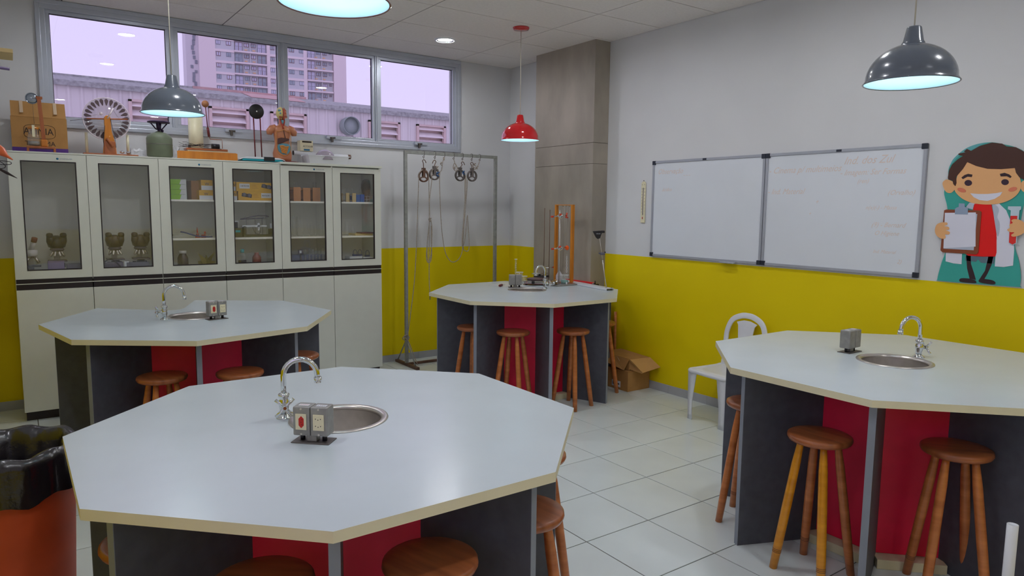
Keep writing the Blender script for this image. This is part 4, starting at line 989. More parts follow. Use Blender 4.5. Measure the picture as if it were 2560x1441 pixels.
ycarton('brown side carton in shade at the centre of the third cabinet window', 478, 497, S2, .17, -.30, 'card')
ycarton('lower left yellow and white carton end in the fourth cabinet window', 580, 592, S2, .085, -.38, wpanel=True)
ycarton('upper left yellow and white carton end in the fourth cabinet window', 580, 589, S2+.0855, .085, -.38, wpanel=True)
ycarton('lower yellow carton whose number label 148783/08 is upside down', 595, 682, S2, .083, txt='148783/08', flip=True)
ycarton('upper yellow carton with number label 148783/08 the right way up', 591, 682, S2+.0835, .083, txt='148783/08')
# door 3 middle: red tripods, clear ruler, blue handle
t = thing('red_optical_stand', 'clear rods with red stands on the middle shelf of the third cabinet window', 'lab apparatus', (Y(488, 590, -.36).x, -.36, S1))
MB().prism([(.0, 0), (.045, 0), (.026, .035), (.018, .095), (.012, .035)], -.01, .01, Matrix(((1, 0, 0, 0), (0, 0, 1, 0), (0, 1, 0, 0), (0, 0, 0, 1)))).build('stand', 'red plastic', t, bevel=.001)
MB().prism([(.052, 0), (.09, 0), (.088, .055), (.078, .055), (.072, .03), (.052, .028)], -.01, .01, Matrix(((1, 0, 0, 0), (0, 0, 1, 0), (0, 1, 0, 0), (0, 0, 0, 1)))).build('stand', 'red plastic', t, bevel=.001)
MB().cyl((-.19, 0, .03), (.01, 0, .062), .008).cyl((-.19, .02, .02), (.01, .02, .05), .006).build('rod', 'lab glass', t)
MB().cyl((-.20, 0, .028), (-.185, 0, .031), .011).build('end_knob', 'black', t)
t = thing('spring_balance_tube', 'blue curved handle and clear spring tube on the third cabinet middle shelf', 'lab apparatus', (0, 0, 0))
MB().tube(catmull([Y(451, 580, -.40), Y(463, 582, -.40), Y(490, 590, -.40), Y(515, 592, -.40), Y(531, 592, -.40)], 5, False), .006, 10).build('handle', use('navy', rgb(44, 62, 120), .4), t)
MB().tube([Y(475, 583, -.38), Y(528, 588, -.38)], .013, 14).build('clear_tube', 'lab glass', t)
m = MB(); a = Y(478, 583, -.38); b = Y(526, 588, -.38); m.tube([a.lerp(b, i/96)+Vector((0, .009*math.cos(i*PI/4), .009*math.sin(i*PI/4))) for i in range(97)], .0014, 5); m.build('spring', 'steel', t)
# door 3 bottom
def bottle(name, label, cat, u, yy, z0, r, h, m, capm=None, neck=.35, cap_h=.02, tilt=None, labelm=None, v=620, grp=None):
    x = Y(u, v, yy).x; t = thing(name, label, cat, (x, yy, z0), 0, grp)
    MB().lathe([(1e-6, 0), (r*.95, 0), (r, .006), (r, h*.68), (r*.85, h*.78), (r*neck, h*.9), (r*neck, h), (1e-6, h)], 24).build('body', m, t)
    if capm: MB().lathe([(1e-6, h*.93), (r*neck*1.15, h*.93), (r*neck*1.15, h+cap_h), (1e-6, h+cap_h)], 18).build('cap', capm, t)
    if labelm: MB().ring([(r+.0006, h*.22), (r+.0012, h*.22), (r+.0012, h*.5), (r+.0006, h*.5)], 24).build('label', labelm, t)
    return t
bottle('dark_bottle', 'dark purple bottle with pale tip low in the third cabinet window', 'bottle', 456, -.33, D0, .045, .17, use('dark plum', rgb(66, 54, 70), .25), 'white plastic', neck=.6, cap_h=.012)
m = MB(); rn = random.Random(11)
for k in range(6):
    a = 2*PI*k/6+.4; m.v = m.v; b0 = len(m.v); m.v += [Vector((0, 0, .10)), Vector((.085*math.cos(a), .05*math.sin(a), .13+.05*math.sin(a*2))), Vector((.07*math.cos(a+.9), .05*math.sin(a+.9), .0)), Vector((0, .03, .02))]
    m.face([b0, b0+1, b0+2]); m.face([b0, b0+2, b0+3]); m.face([b0, b0+3, b0+1]); m.face([b0+1, b0+3, b0+2])
q = Y(516, 640, -.34); tag(m.build('crumpled_bag', use('khaki', rgb(150, 138, 84), .5, var=.2), None, loc=(q.x, -.34, D0)), 'crumpled olive plastic bag low in the third cabinet window', 'bag')
bx('plastic_tray', 'flat blue plastic tray beneath the dark bottle in the third cabinet', 'tray', 432, 482, -.42, -.385, D0, D0+.018, 'navy', v=650)
# door 4 middle: power supply and wire rig
t = thing('power_supply', 'olive box instrument with blue label on the fourth cabinet middle shelf', 'instrument', (Y(583, 590, -.38).x, -.38, S1))
use('olive', rgb(76, 78, 44), .4)
MB().box(0, .085, 0, .10, 0, .085).build('case', 'olive', t, bevel=.003); MB().box(.022, .065, -.001, 0, .045, .065).build('label', 'teal plastic', t)
MB().box(.005, .05, .02, .06, .085, .14).build('top_block', 'black', t, bevel=.003); MB().box(.0, .055, .018, .062, .14, .15).build('top_plate', 'board', t)
t = thing('wire_frame_rig', 'white crossbar and looping wires on an olive base, fourth cabinet middle shelf', 'lab apparatus', (Y(610, 590, -.36).x, -.36, S1))
MB().box(0, .27, 0, .06, 0, .022).box(.24, .27, 0, .06, .022, .075).box(.0, .02, 0, .06, .022, .10).build('base', 'olive', t, bevel=.002)
MB().box(-.01, .215, .01, .018, .095, .110).box(.13, .15, .01, .018, .06, .13).box(.245, .262, .01, .018, .08, .125).build('crossbar', 'board', t)
for xx in (.03, .11, .175): MB().cyl((xx, .02, .02), (xx, .02, .18), .0018, n=6).build('rod', 'iron', t)
MB().tube(catmull([(-.02, .03, .165), (.06, .03, .185), (.17, .03, .20), (.24, .03, .19), (.2, .04, .178), (.08, .04, .17)], 5), .005, 6, closed=True).build('cable_loop', 'scope base', t)
MB().tube(catmull([(.08, 0, .09), (.10, -.01, .04), (.14, -.01, .03), (.15, 0, .08)], 5, False), .002, 6).build('wire', 'black', t)
# door 4 bottom
bottle('water_bottle', 'clear water bottle with blue cap and dark label, fourth cabinet bottom', 'bottle', 605, -.36, D0, .034, .165, 'lab glass', 'teal plastic', neck=.45, labelm='ink')
bottle('orange_bottle', 'reddish bottle low in the fourth cabinet window', 'bottle', 641, -.34, D0, .040, .15, use('amber red', rgb(150, 70, 44), .3), None, neck=.5)
m = MB(); m.smooth = True
for j in range(7):
    for i in range(9): m.v.append(Vector((-.055+.11*i/8, -.04+.08*j/6, max(.001, .045*math.sin(PI*i/8)*math.sin(PI*j/6)*(1+.5*math.sin(i*2.1+j))+.001))))
for j in range(6):
    for i in range(8): a = j*9+i; m.face([a, a+1, a+10, a+9])
q = Y(668, 650, -.38); tag(m.build('blue_cloth', use('blue cloth', rgb(30, 90, 180), .7), None, loc=(q.x, -.38, D0)), 'crumpled blue cloth low at the right of the fourth cabinet window', 'cloth')
# door 5: test tube racks
use('tube rack wood', rgb(206, 142, 84), .5, var=.08); use('rack yellow', rgb(216, 190, 130), .5); use('rack blue', rgb(30, 100, 190), .4)
def rack(label, u0, u1, yy, z0, h, m, tubes=2, solid=True):
    xa_, xb_ = Y(u0, 480, yy).x, Y(u1, 480, yy).x; w = xb_-xa_; t = thing('tube_rack', label, 'rack', (xa_, yy, z0), 0, 'test tube racks on the top shelves')
    MB().box(0, w, 0, .012, 0, h).build('end_board', m, t, bevel=.001); MB().box(0, w, .17, .182, 0, h).build('end_board', m, t, bevel=.001)
    for zz in (.01, h*.75): MB().box(.002, w-.002, .012, .17, zz, zz+.008).build('tube_shelf', m, t)
    for k in range(tubes):
        xx = w*(k+1)/(tubes+1); MB().lathe([(1e-6, .02), (.007, .026), (.008, .04), (.008, h+.045), (.0095, h+.047), (.0085, h+.049), (.0068, h+.045)], 12, cx=xx, cy=.05, closed=True).build('test_tube', 'lab glass', t)
rack('wooden test tube rack at the left of the fifth cabinet window', 734, 752, -.36, S2, .135, 'tube rack wood', 2)
rack('wooden test tube rack in the middle of the fifth cabinet window', 758, 776, -.36, S2, .13, 'tube rack wood', 0)
rack('wooden test tube rack at the right of the fifth cabinet window', 782, 801, -.36, S2, .135, 'tube rack wood', 2)
rack('pale yellow test tube rack at the left of the sixth cabinet window', 865, 873, -.36, S2, .09, 'rack yellow', 1)
rack('pale yellow test tube rack second in the sixth cabinet window', 881, 890, -.36, S2, .09, 'rack yellow', 1)
rack('blue test tube rack left of its neighbour in the sixth cabinet window', 891, 900, -.36, S2, .075, 'rack blue', 0)
rack('blue test tube rack right of its neighbour in the sixth cabinet window', 901, 911, -.36, S2, .078, 'rack blue', 1)
t = thing('wire_rack', 'small white wire rack with tubes at the right of the sixth cabinet window', 'rack', (Y(916, 490, -.36).x, -.36, S2)); m = MB()
for zz in (.004, .03, .06):
    m.tube([(0, 0, zz), (.07, 0, zz), (.07, .08, zz), (0, .08, zz)], .0018, 6, closed=True)
for a in ((0, 0), (.07, 0), (.07, .08), (0, .08)): m.cyl((*a, 0), (*a, .06), .0018, n=6)
m.build('wire_frame', 'white plastic', t)
for k in (0, 1): MB().lathe([(1e-6, .01), (.007, .014), (.008, .03), (.008, .10)], 12, cx=.02+.03*k, cy=.03, closed=True).build('test_tube', 'lab glass', t)
def flask(label, u, yy, z0, kind, h, r, grp):
    x = Y(u, 570, yy).x; t = thing({'v': 'volumetric_flask', 'b': 'beaker', 'c': 'graduated_cylinder', 'e': 'conical_flask'}[kind], label, {'v': 'flask', 'b': 'beaker', 'c': 'cylinder', 'e': 'flask'}[kind], (x, yy, z0), 0, grp)
    g = MB()
    if kind == 'v': g.lathe([(1e-6, 0), (r*.7, 0), (r, r*.5), (r*.95, r*1.1), (r*.4, r*1.9), (.009, r*2.3), (.009, h), (.012, h+.002), (.008, h+.002)], 20, closed=True)
    elif kind == 'e': g.lathe([(1e-6, 0), (r, 0), (r, .008), (.013, h*.8), (.013, h), (.016, h+.002), (.012, h)], 20, closed=True)
    elif kind == 'b': g.lathe([(1e-6, 0), (r*.96, 0), (r, .005), (r, h), (r+.003, h+.002), (r-.002, h), (r-.002, .004), (1e-6, .003)], 20, closed=True)
    else: g.lathe([(1e-6, 0), (r*1.9, 0), (r*1.9, .006), (r, .012), (r, h), (r+.003, h+.002), (r-.0015, h), (r-.0015, .012), (1e-6, .011)], 18, closed=True)
    g.build('glass_body', 'lab glass', t)
    m2 = MB()
    for i in range(5): m2.box(-r*.3, r*.3, -r-.0012, -r-.0002, h*(.25+.12*i), h*(.25+.12*i)+.0012)
    m2.build('graduation_marks', 'white plastic', t)
for u, k, h, r, l in ((733, 'c', .20, .010, 'tall graduated cylinder leftmost on the fifth cabinet middle shelf'), (742, 'c', .19, .010, 'graduated cylinder beside the flasks, fifth cabinet middle shelf'), (750, 'v', .20, .032, 'left volumetric flask on the fifth cabinet middle shelf'), (766, 'v', .20, .032, 'right volumetric flask on the fifth cabinet middle shelf'), (779, 'b', .105, .018, 'narrow beaker right of the flasks, fifth cabinet middle shelf'), (789, 'b', .10, .02, 'middle beaker on the fifth cabinet middle shelf'), (801, 'b', .11, .024, 'beaker rightmost on the fifth cabinet middle shelf')):
    flask(l, u, -.34, S1, k, h, r, 'glassware on the middle shelves')
for u, k, h, r, l in ((866, 'e', .14, .035, 'tall conical flask at the left of the sixth cabinet middle shelf'), (882, 'e', .10, .03, 'low conical flask in the sixth cabinet middle shelf')):
    flask(l, u, -.34, S1, k, h, r, 'glassware on the middle shelves')
bx('dark_tray', 'dark flat tray at the right of the sixth cabinet middle shelf', 'tray', 905, 934, -.40, -.25, S1+.02, S1+.032, 'maroon', v=580); bx('cream_box', 'cream box under the dark tray on the sixth cabinet middle shelf', 'box', 888, 932, -.38, -.20, S1, S1+.0195, 'rack yellow', v=580)
bx('blue_case', 'grey blue plastic case at the bottom of the fifth cabinet window', 'box', 727, 812, -.30, -.20, D0, D0+.11, use('blue grey', rgb(96, 104, 140), .5), v=630)
for i, u in enumerate((762, 772, 781, 789, 797, 806)): flask(['first', 'second', 'third', 'fourth', 'fifth', 'last'][i]+' graduated cylinder from the left in the row at the fifth cabinet bottom', u, -.36, D0, 'c', .165+.01*(i % 2), .010, 'graduated cylinders at the bottom')
t = thing('clear_gauge', 'small white framed gauge above the blue grey case, fifth cabinet bottom', 'instrument', (Y(746, 615, -.32).x, -.32, D0+.0)); MB().box(0, .05, 0, .02, .12, .165).build('case', 'scope base', t, bevel=.001); MB().box(.01, .03, -.001, 0, .13, .155).build('dial', 'board', t); MB().box(.02, .03, .005, .015, 0, .12).build('stem', 'iron', t)
bx('white_case', 'white carton at the bottom left of the sixth cabinet window', 'box', 874, 906, -.38, -.25, D0, D0+.085, 'board', v=630)
bx('white_case', 'white carton at the bottom right of the sixth cabinet window', 'box', 908, 932, -.38, -.25, D0, D0+.075, 'white plastic', v=630)
for i, (u, l) in enumerate(((886, 'left'), (898, 'middle'), (917, 'right'))):
    t = thing('arched_magnet', l+' dark arched magnet clip standing on the white carton', 'magnet', (Y(u, 620, -.33).x, -.33, D0+(.0855 if i < 2 else .0755)))
    MB().box(-.018, .030, -.01, .02, 0, .018).build('foot', 'navy', t, bevel=.002); MB().tube([(-.014, 0, .018)]+[(.006-.020*math.cos(a), 0, .035+.03*math.sin(a)) for a in [PI*k/8 for k in range(9)]]+[(.026, 0, .018)], .003, 8).build('arch', 'navy', t)
# head silhouette in the sixth window
t = thing('head_bust', 'grey model head in the top right of the sixth cabinet window', 'model', (Y(917, 480, -.20).x, -.20, S2)); m = MB()
m.lathe([(1e-6, 0), (.05, 0), (.05, .03), (.035, .05), (.038, .08), (.052, .11), (.060, .15), (.058, .19), (.045, .225), (.02, .24), (1e-6, .242)], 24).build('head', use('bust grey', rgb(132, 124, 116), .5), t)
MB().prism([(-.008, .13), (.008, .13), (.004, .165), (-.004, .165)], .055, .075, Matrix(((1, 0, 0, 0), (0, 0, -1, 0), (0, 1, 0, 0), (0, 0, 0, 1)))).build('nose', 'bust grey', t, bevel=.002)
# ================================================================== PULLEY RACK
yr = -.275; zt_r = 2.345
xl, xr = Y(1014, 500, yr).x, Y(1238, 500, yr).x
t = thing('metal_rack', 'tall grey painted steel rack standing before the back wall, pulleys hanging from it', 'rack', (0, yr, 0))
ps = .0165
for x in (xl, xr):
    MB().box(x-ps, x+ps, -ps, ps, 0.03, zt_r-ps*2).build('post', 'rackpaint', t, bevel=.002)
    MB().box(x-.02, x+.02, -.27, .25, 0, .03).build('foot', 'rust iron', t, bevel=.004)
    for s in (-1, 1): MB().cyl((x, s*.02, .27), (x, s*.215, .03), .0075, n=10).build('brace', 'rackpaint', t)
MB().box(xl-ps, xr+ps, -ps, ps, zt_r-ps*2, zt_r).build('top_bar', 'rackpaint', t, bevel=.002)
MB().box(xl+ps, xr-ps, -.012, .012, .004, .03).build('bottom_bar', 'rust iron', t, bevel=.003)
def P_(u, v, y=yr): return at(u, v, 1, y)
zb_ = zt_r-ps*2
def hook(x, length, sway=0.0):
    m = MB(); m.tube([(x, yr+.019, zt_r-.03), (x, yr+.019, zt_r+.004), (x, yr, zt_r+.008), (x, yr-.020, zt_r+.002), (x, yr-.020, zt_r-.035), (x, yr-.018, zb_-.008), (x, yr, zb_-.014)], .0028, 6)
    m.tube([(x+.009*math.cos(a), yr, zb_-.024+.009*math.sin(a)) for a in [2*PI*i/10 for i in range(10)]], .0028, 6, closed=True)
    m.tube([(x, yr, zb_-.033), (x+sway, yr, zb_-length)], .003, 6)
    return m
use('sheave dark', rgb(116, 108, 104), .5, metal=.3, var=.15)
def pulley(label, u, v, m, hk_u, flip=1):
    c = P_(u, v, yr-.0); r = .064
    t = thing('pulley', label, 'pulley', (c.x, yr, c.z), 0, 'pulleys on the steel rack')
    M = XZ(0, 0, 0)
    w = MB().ring([(r, -.011), (r-.007, -.006), (r-.007, .006), (r, .011), (r-.015, .011), (r-.015, -.011)], 32, M)
    w.lathe([(1e-6, -.010), (.013, -.010), (.013, .010), (1e-6, .010)], 16, M)
    for k in range(3):
        a = PI/2+k*2*PI/3; w.box(.010, r-.012, -.006, .006, -.005, .005, M @ Matrix.Rotation(a, 4, 'Z'))
    w.build('sheave', m, t)
    for s in (-1, 1): MB().box(-.014, .014, s*.015-.002, s*.015+.002, -.016, .080).build('cheek', m, t, bevel=.001)
    MB().box(-.018, .018, -.018, .018, .066, .090).build('yoke', m, t, bevel=.002)
    zz = zb_-.055-c.z; xo = P_(hk_u, 400).x-c.x
    pts = [Vector((0, 0, .088)), Vector((xo-.004*flip, 0, zz-.035)), Vector((xo-.014*flip, 0, zz-.015)), Vector((xo, 0, zz)), Vector((xo+.018*flip, 0, zz-.008)), Vector((xo+.030*flip, 0, zz-.035))]
    MB().tube(catmull(pts, 5, False), .0042, 8).build('hook', 'rust iron', t)
    return t
HK = [(1059, .045), (1087, .045), (1110, .03), (1134, .03), (1156, .04), (1179, .04), (1199, .03)]
for i, (u, ln) in enumerate(HK):
    x = P_(u, 385).x; tag(hook(x, ln).build('bar_hook', 'iron'), ('first', 'second', 'third', 'fourth', 'fifth', 'sixth', 'last')[i]+' wire hook from the left on the rack top bar', 'hook', 'wire hooks on the rack')
pulley('rusty brown pulley, leftmost on the rack', 1059, 441, 'rust iron', 1059, 1)
pulley('grey pulley with blue knot, second from the left on the rack', 1086, 436, 'sheave dark', 1087, -1)
pulley('grey pulley with blue knot, third from the left on the rack', 1150, 439, 'iron', 1156, 1)
pulley('grey pulley, rightmost on the rack', 1180, 440, 'sheave dark', 1179, 1)
def rope(label, pts, y=yr-.012, r=.0045, m='rope', knot=None):
    q = [P_(u, v, y+(p[0] if p else 0)) for u, v, *p in pts]
    t = thing('rope', label, 'rope', (0, 0, 0), 0, 'ropes on the pulley rack')
    MB().tube(catmull(q, 6, False), r, 8).build('strand', m, t)
    for (u, v, s, mm) in (knot or []):
        k = MB(); c = P_(u, v, y-.012); rn = random.Random(u)
        pp = [c+Vector((s*math.sin(i*1.9+rn.random()), s*.7*math.cos(i*2.3), s*1.5*math.sin(i*1.1+.5))) for i in range(9)]
        k.tube(catmull(pp, 5), r*1.1, 7, closed=True); k.build('knot', mm, t)
    return t
rope('long rope slanting from the leftmost pulley down to the rack post', [(1072, 447, .004), (1069, 430, .004), (1059, 424, .0), (1049, 432, 0), (1047, 447, 0), (1043, 560), (1037, 690), (1027, 780), (1019, 836), (1010, 842), (1007, 848), (1018, 852), (1023, 843), (1014, 838)], knot=[(1014, 843, .016, 'rope')])
rope('rope end hanging loose from the knot tied on the rack post', [(1014, 846, -.01), (1023, 858, -.03), (1035, 890, -.08), (1044, 912, -.12)])
rope('rope knotted between the two left pulleys, ending in a small snap hook', [(1072, 447, .002), (1073, 500), (1073, 560), (1069, 600), (1066, 640), (1069, 656), (1075, 650), (1079, 620), (1080, 570), (1076, 548), (1073, 560), (1073, 640), (1073, 700), (1075, 738)], knot=[(1075, 550, .013, 'rope')])
rope('rope from the second pulley joining the knot below it', [(1099, 447, 0), (1095, 428, 0), (1087, 421, 0), (1080, 430, 0), (1079, 455), (1074, 500), (1074, 548), (1069, 600), (1068, 640), (1073, 657), (1079, 640), (1078, 565)], y=yr-.008, knot=[(1094, 436, .014, 'rope blue'), (1093, 420, .010, 'rope')])
rope('rope hanging in a wide loop between the second and third pulleys', [(1112, 392), (1107, 405), (1104, 425), (1099, 440), (1101, 520), (1105, 580), (1113, 630), (1125, 652), (1137, 655), (1149, 645), (1156, 625), (1157, 590), (1163, 530), (1165, 440)], knot=[(1103, 410, .011, 'rope'), (1110, 398, .006, 'rope')])
rope('rope doubled in a narrow loop below the third pulley', [(1163, 440), (1162, 470), (1162, 500), (1158, 560), (1155, 600), (1156, 616), (1162, 600), (1168, 540), (1170, 560), (1173, 610), (1171, 626), (1165, 628), (1158, 618), (1160, 560), (1167, 480), (1168, 450)], y=yr-.006, knot=[(1159, 432, .012, 'rope blue')])
rope('short rope chain from the fourth hook to the third pulley', [(1134, 397), (1138, 410), (1143, 420), (1140, 428), (1133, 420), (1137, 408), (1146, 424), (1152, 428)], knot=[(1137, 420, .008, 'rope')])
rope('short rope chain between the last two hooks', [(1199, 400), (1196, 412), (1190, 420), (1184, 418), (1180, 410), (1186, 424), (1196, 416)], knot=[(1187, 412, .010, 'rope'), (1192, 420, .007, 'rope')])
c = P_(1075, 742, yr-.012); t = thing('snap_hook', 'small green snap hook at the lower end of a rope by the far table corner', 'hook', c)
MB().tube([Vector((.006*math.cos(a), 0, -.016+.018*math.sin(a))) for a in [2*PI*i/12 for i in range(12)]], .003, 6, closed=True).build('loop', 'army green', t); MB().cyl((0, 0, .012), (0, 0, 0), .005).build('swivel', 'iron', t)
# ================================================================== WHITEBOARDS
use('ink brown', rgb(222, 206, 198), .5)
def board(label, ya, yb, z0, z1, writing):
    """ya nearer the corner (left in view)"""
    w = ya-yb; h = z1-z0; M = Matrix(((0, 0, -1, 0), (-1, 0, 0, 0), (0, 1, 0, 0), (0, 0, 0, 1)))   # local x -> -y, local y -> z, local z -> -x (out of the wall)
    t = thing('whiteboard', label, 'whiteboard', (-.004, ya, z0))
    def B(a, b, c, d, e, f, m, n, p=None, bev=0): return MB().box(a, b, c, d, e, f, M).build(n, m, p or t, bevel=bev)
    f = .022
    B(f*.7, w-f*.7, f*.7, h-f*.7, 0, .012, 'board', 'writing_surface')
    for a in ((0, w, 0, f), (0, w, h-f, h)): B(*a, 0, .020, 'board frame', 'frame_rail', None, .002)
    for a in ((0, f, f, h-f), (w-f, w, f, h-f)): B(*a, 0, .020, 'board frame', 'frame_rail', None, .002)
    for x in (0, w-.034):
        for z in (0, h-.034): B(x-.002, x+.036, z-.002, z+.036, -.0, .024, 'board corner', 'corner_cap', None, .004)
    B(w*.5-.02, w*.5+.02, h-f+.003, h-.003, .0201, .022, 'board corner', 'maker_tag')
    for s, x, z, sz in writing:
        o = text('faded_writing', s, sz, 'ink brown', t, M @ Matrix.Translation((x*w, z*h, .0122)), .0002, shear=.45, align='LEFT', sx=.92)
    return t, M, w, h
t, M, w, h = board('left whiteboard on the right wall, nearly wiped clean', -2.401, -3.634, 1.300, 2.200, [('Observação', .05, .885, .068), ('~ ~ ~', .30, .84, .04), ('ácidos', .10, .70, .05)])
MB().box(w*.68, w*.80, -.006, .002, .005, .05, M).build('loose_strip', 'alu', t)
t, M, w, h = board('right whiteboard on the right wall, with faded brown handwriting', -3.640, -4.873, 1.300, 2.200, [('- Cinema p/ multimeios', .02, .845, .070), ('Ind. dos Zul', .53, .90, .080), ('- Imagem: Ser Formas', .51, .805, .058), ('(ren)', .62, .735, .045), ('- Ind. Material', .02, .66, .062), ('(Orvalho)', .80, .64, .050), ('n(x)(-) - Massa', .68, .525, .040), ('(9) - Bernard', .72, .39, .048), ('O Higiene', .74, .325, .045), ('+', .36, .57, .05), ('+', .32, .47, .04), ('Ind. Material', .74, .18, .034), ('2)', .88, .11, .04)])
# thermometer
zt0, zt1 = 1.615, 2.017; t = thing('wall_thermometer', 'cream wall thermometer with Celsius and Fahrenheit scales left of the whiteboards', 'thermometer', (-.004, -2.25, zt0)); h = zt1-zt0; w = .056
M = Matrix(((0, 0, -1, 0), (-1, 0, 0, 0), (0, 1, 0, 0), (0, 0, 0, 1)))
MB().prism([(0, 0), (w, 0), (w, h-.028)]+[(w/2+w/2*math.cos(a), h-.028+.026*math.sin(a)) for a in [PI*i/8 for i in range(1, 8)]]+[(0, h-.028)], 0, .008, M).build('plate', 'cream plastic', t, bevel=.0015)
MB().box(w/2-.0035, w/2+.0035, .075, h-.065, .008, .010, M).build('scale_slot', 'board corner' if False else 'scope base', t); MB().cyl(M @ Vector((w/2, .05, .011)), M @ Vector((w/2, h-.06, .011)), .0022, n=8).build('glass_tube', 'lab glass', t); MB().cyl(M @ Vector((w/2, .035, .011)), M @ Vector((w/2, .055, .011)), .0035, n=8).build('bulb', 'red plastic', t)
text('scale_letters', 'C', .017, 'ink', t, M @ Matrix.Translation((w*.24, h-.035, .0082)), .0002); text('scale_letters', 'F', .017, 'ink', t, M @ Matrix.Translation((w*.76, h-.035, .0082)), .0002)
for k in range(9): text('scale_numbers', str(abs(50-10*k)), .009, 'ink', t, M @ Matrix.Translation((w*.20, h-.075-k*.028, .0082)), .0002)
for k in range(8): text('scale_numbers', str(120-20*k if k < 7 else 0), .009, 'ink', t, M @ Matrix.Translation((w*.80, h-.075-k*.031, .0082)), .0002)
MB().cyl(M @ Vector((w/2, h+.004, .002)), M @ Vector((w/2, h+.004, .008)), .004, n=10).build('hanging_eye', 'iron', t)
# ================================================================== CUT-OUT FIGURE OF A YOUNG SCIENTIST
t = thing('wall_cutout', 'flat painted cut-out of a smiling cartoon boy in lab coat on the wall', 'wall decoration', (-.004, -5.0, 1.3))
CF = {}
def col_(n, c): MT[n] = mat(n, rgb(*c), .35, var=.015); return n
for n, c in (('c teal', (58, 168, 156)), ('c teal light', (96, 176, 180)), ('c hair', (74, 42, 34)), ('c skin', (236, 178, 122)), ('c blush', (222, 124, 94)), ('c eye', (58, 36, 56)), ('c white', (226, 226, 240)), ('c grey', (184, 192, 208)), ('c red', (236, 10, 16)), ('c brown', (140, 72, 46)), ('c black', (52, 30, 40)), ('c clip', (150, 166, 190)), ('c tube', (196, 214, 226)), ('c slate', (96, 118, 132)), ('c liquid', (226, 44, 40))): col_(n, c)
def cw(x, y):
    p = at(2300+x/3.515, 330+y/3.515, 0, -.004); return (-(p.y+5.0), p.z-1.3)
def shape(name, pts, z0, z1, m, smooth=True, par=None, k=5):
    pp = [cw(*q) for q in pts]
    if smooth: pp = [(q.x, q.y) for q in catmull([(a, b) for a, b in pp], k)]
    return MB().prism(pp, z0, z1, M).build(name, m, par or t)
L_ = lambda i: (.006+.0012*i, .006+.0012*(i+1))
shape('backboard', [(255, 330), (300, 240), (400, 150), (520, 104), (640, 92), (740, 110), (820, 128), (905, 165), (985, 240), (1015, 330), (1010, 430), (960, 520), (915, 640), (890, 760), (860, 900), (835, 1005), (870, 1130), (888, 1260), (880, 1350), (860, 1362), (500, 1335), (180, 1308), (157, 1290), (190, 1160), (235, 1020), (250, 800), (243, 660), (215, 530), (250, 440)], .0, .006, 'c teal')
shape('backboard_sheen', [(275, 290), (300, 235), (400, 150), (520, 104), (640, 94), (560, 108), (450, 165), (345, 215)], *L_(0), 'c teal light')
for pts in ([(410, 1085), (450, 1088), (452, 1160), (478, 1240), (495, 1300), (440, 1290), (418, 1200)], [(605, 1095), (650, 1092), (632, 1170), (595, 1250), (560, 1310), (523, 1300), (575, 1220)]): shape('leg', pts, *L_(0), 'c black', False)
for pts in ([(350, 1300), (372, 1286), (440, 1290), (490, 1306), (496, 1328), (430, 1326), (362, 1318)], [(522, 1302), (560, 1292), (640, 1304), (668, 1325), (652, 1340), (590, 1335), (530, 1322)]): shape('shoe', pts, *L_(1), 'c black')
shape('shorts', [(405, 1085), (660, 1092), (655, 1160), (540, 1150), (513, 1120), (495, 1142), (400, 1130)], *L_(0), 'c slate', False)
shape('coat', [(440, 622), (640, 632), (700, 630), (762, 690), (800, 780), (828, 900), (832, 1040), (822, 1175), (740, 1188), (662, 1182), (680, 930), (640, 640), (480, 640), (410, 660)], *L_(1), 'c white', False)
shape('coat_tail', [(232, 1060), (374, 1070), (370, 1163), (300, 1156), (230, 1138)], *L_(1), 'c white', False)
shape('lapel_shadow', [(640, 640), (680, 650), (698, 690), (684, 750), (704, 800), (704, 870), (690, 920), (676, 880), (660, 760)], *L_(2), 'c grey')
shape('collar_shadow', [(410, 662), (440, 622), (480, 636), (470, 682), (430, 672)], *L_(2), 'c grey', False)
shape('shirt', [(485, 632), (632, 636), (650, 720), (678, 900), (678, 1060), (668, 1095), (560, 1096), (430, 1088), (405, 1072), (470, 690)], *L_(2), 'c red', False)
shape('head', [(322, 440), (345, 360), (420, 265), (560, 235), (720, 250), (845, 320), (888, 420), (893, 490), (850, 560), (760, 614), (640, 638), (500, 632), (400, 600), (335, 550), (308, 500)], *L_(3), 'c skin')
shape('ear', [(206, 470), (208, 440), (235, 420), (270, 425), (310, 450), (318, 490), (300, 520), (270, 538), (232, 525)], *L_(2), 'c skin')
shape('ear', [(890, 480), (900, 440), (930, 425), (960, 430), (978, 470), (965, 520), (925, 530), (898, 512)], *L_(2), 'c skin')
shape('hair', [(252, 400), (262, 340), (288, 288), (340, 240), (385, 212), (344, 203), (346, 190), (408, 180), (392, 172), (420, 150), (456, 168), (530, 125), (640, 94), (730, 104), (768, 128), (850, 135), (930, 180), (975, 260), (985, 340), (970, 400), (925, 425), (880, 400), (850, 360), (840, 318), (720, 328), (600, 325), (500, 300), (422, 266), (385, 325), (325, 395), (328, 450), (318, 478), (300, 460), (293, 430), (254, 416)], *L_(4), 'c hair', False)
for pts in ([(370, 402), (398, 380), (430, 369), (468, 376), (462, 398), (425, 394), (384, 416)], [(708, 370), (750, 360), (790, 374), (812, 394), (800, 406), (770, 390), (716, 392)]): shape('eyebrow', pts, *L_(4), 'c black', False)
for cx_, cy_ in ((431, 449), (754, 442)): shape('eye', [(cx_+33*math.cos(a), cy_+26*math.sin(a)) for a in [2*PI*i/12 for i in range(12)]], *L_(4), 'c eye')
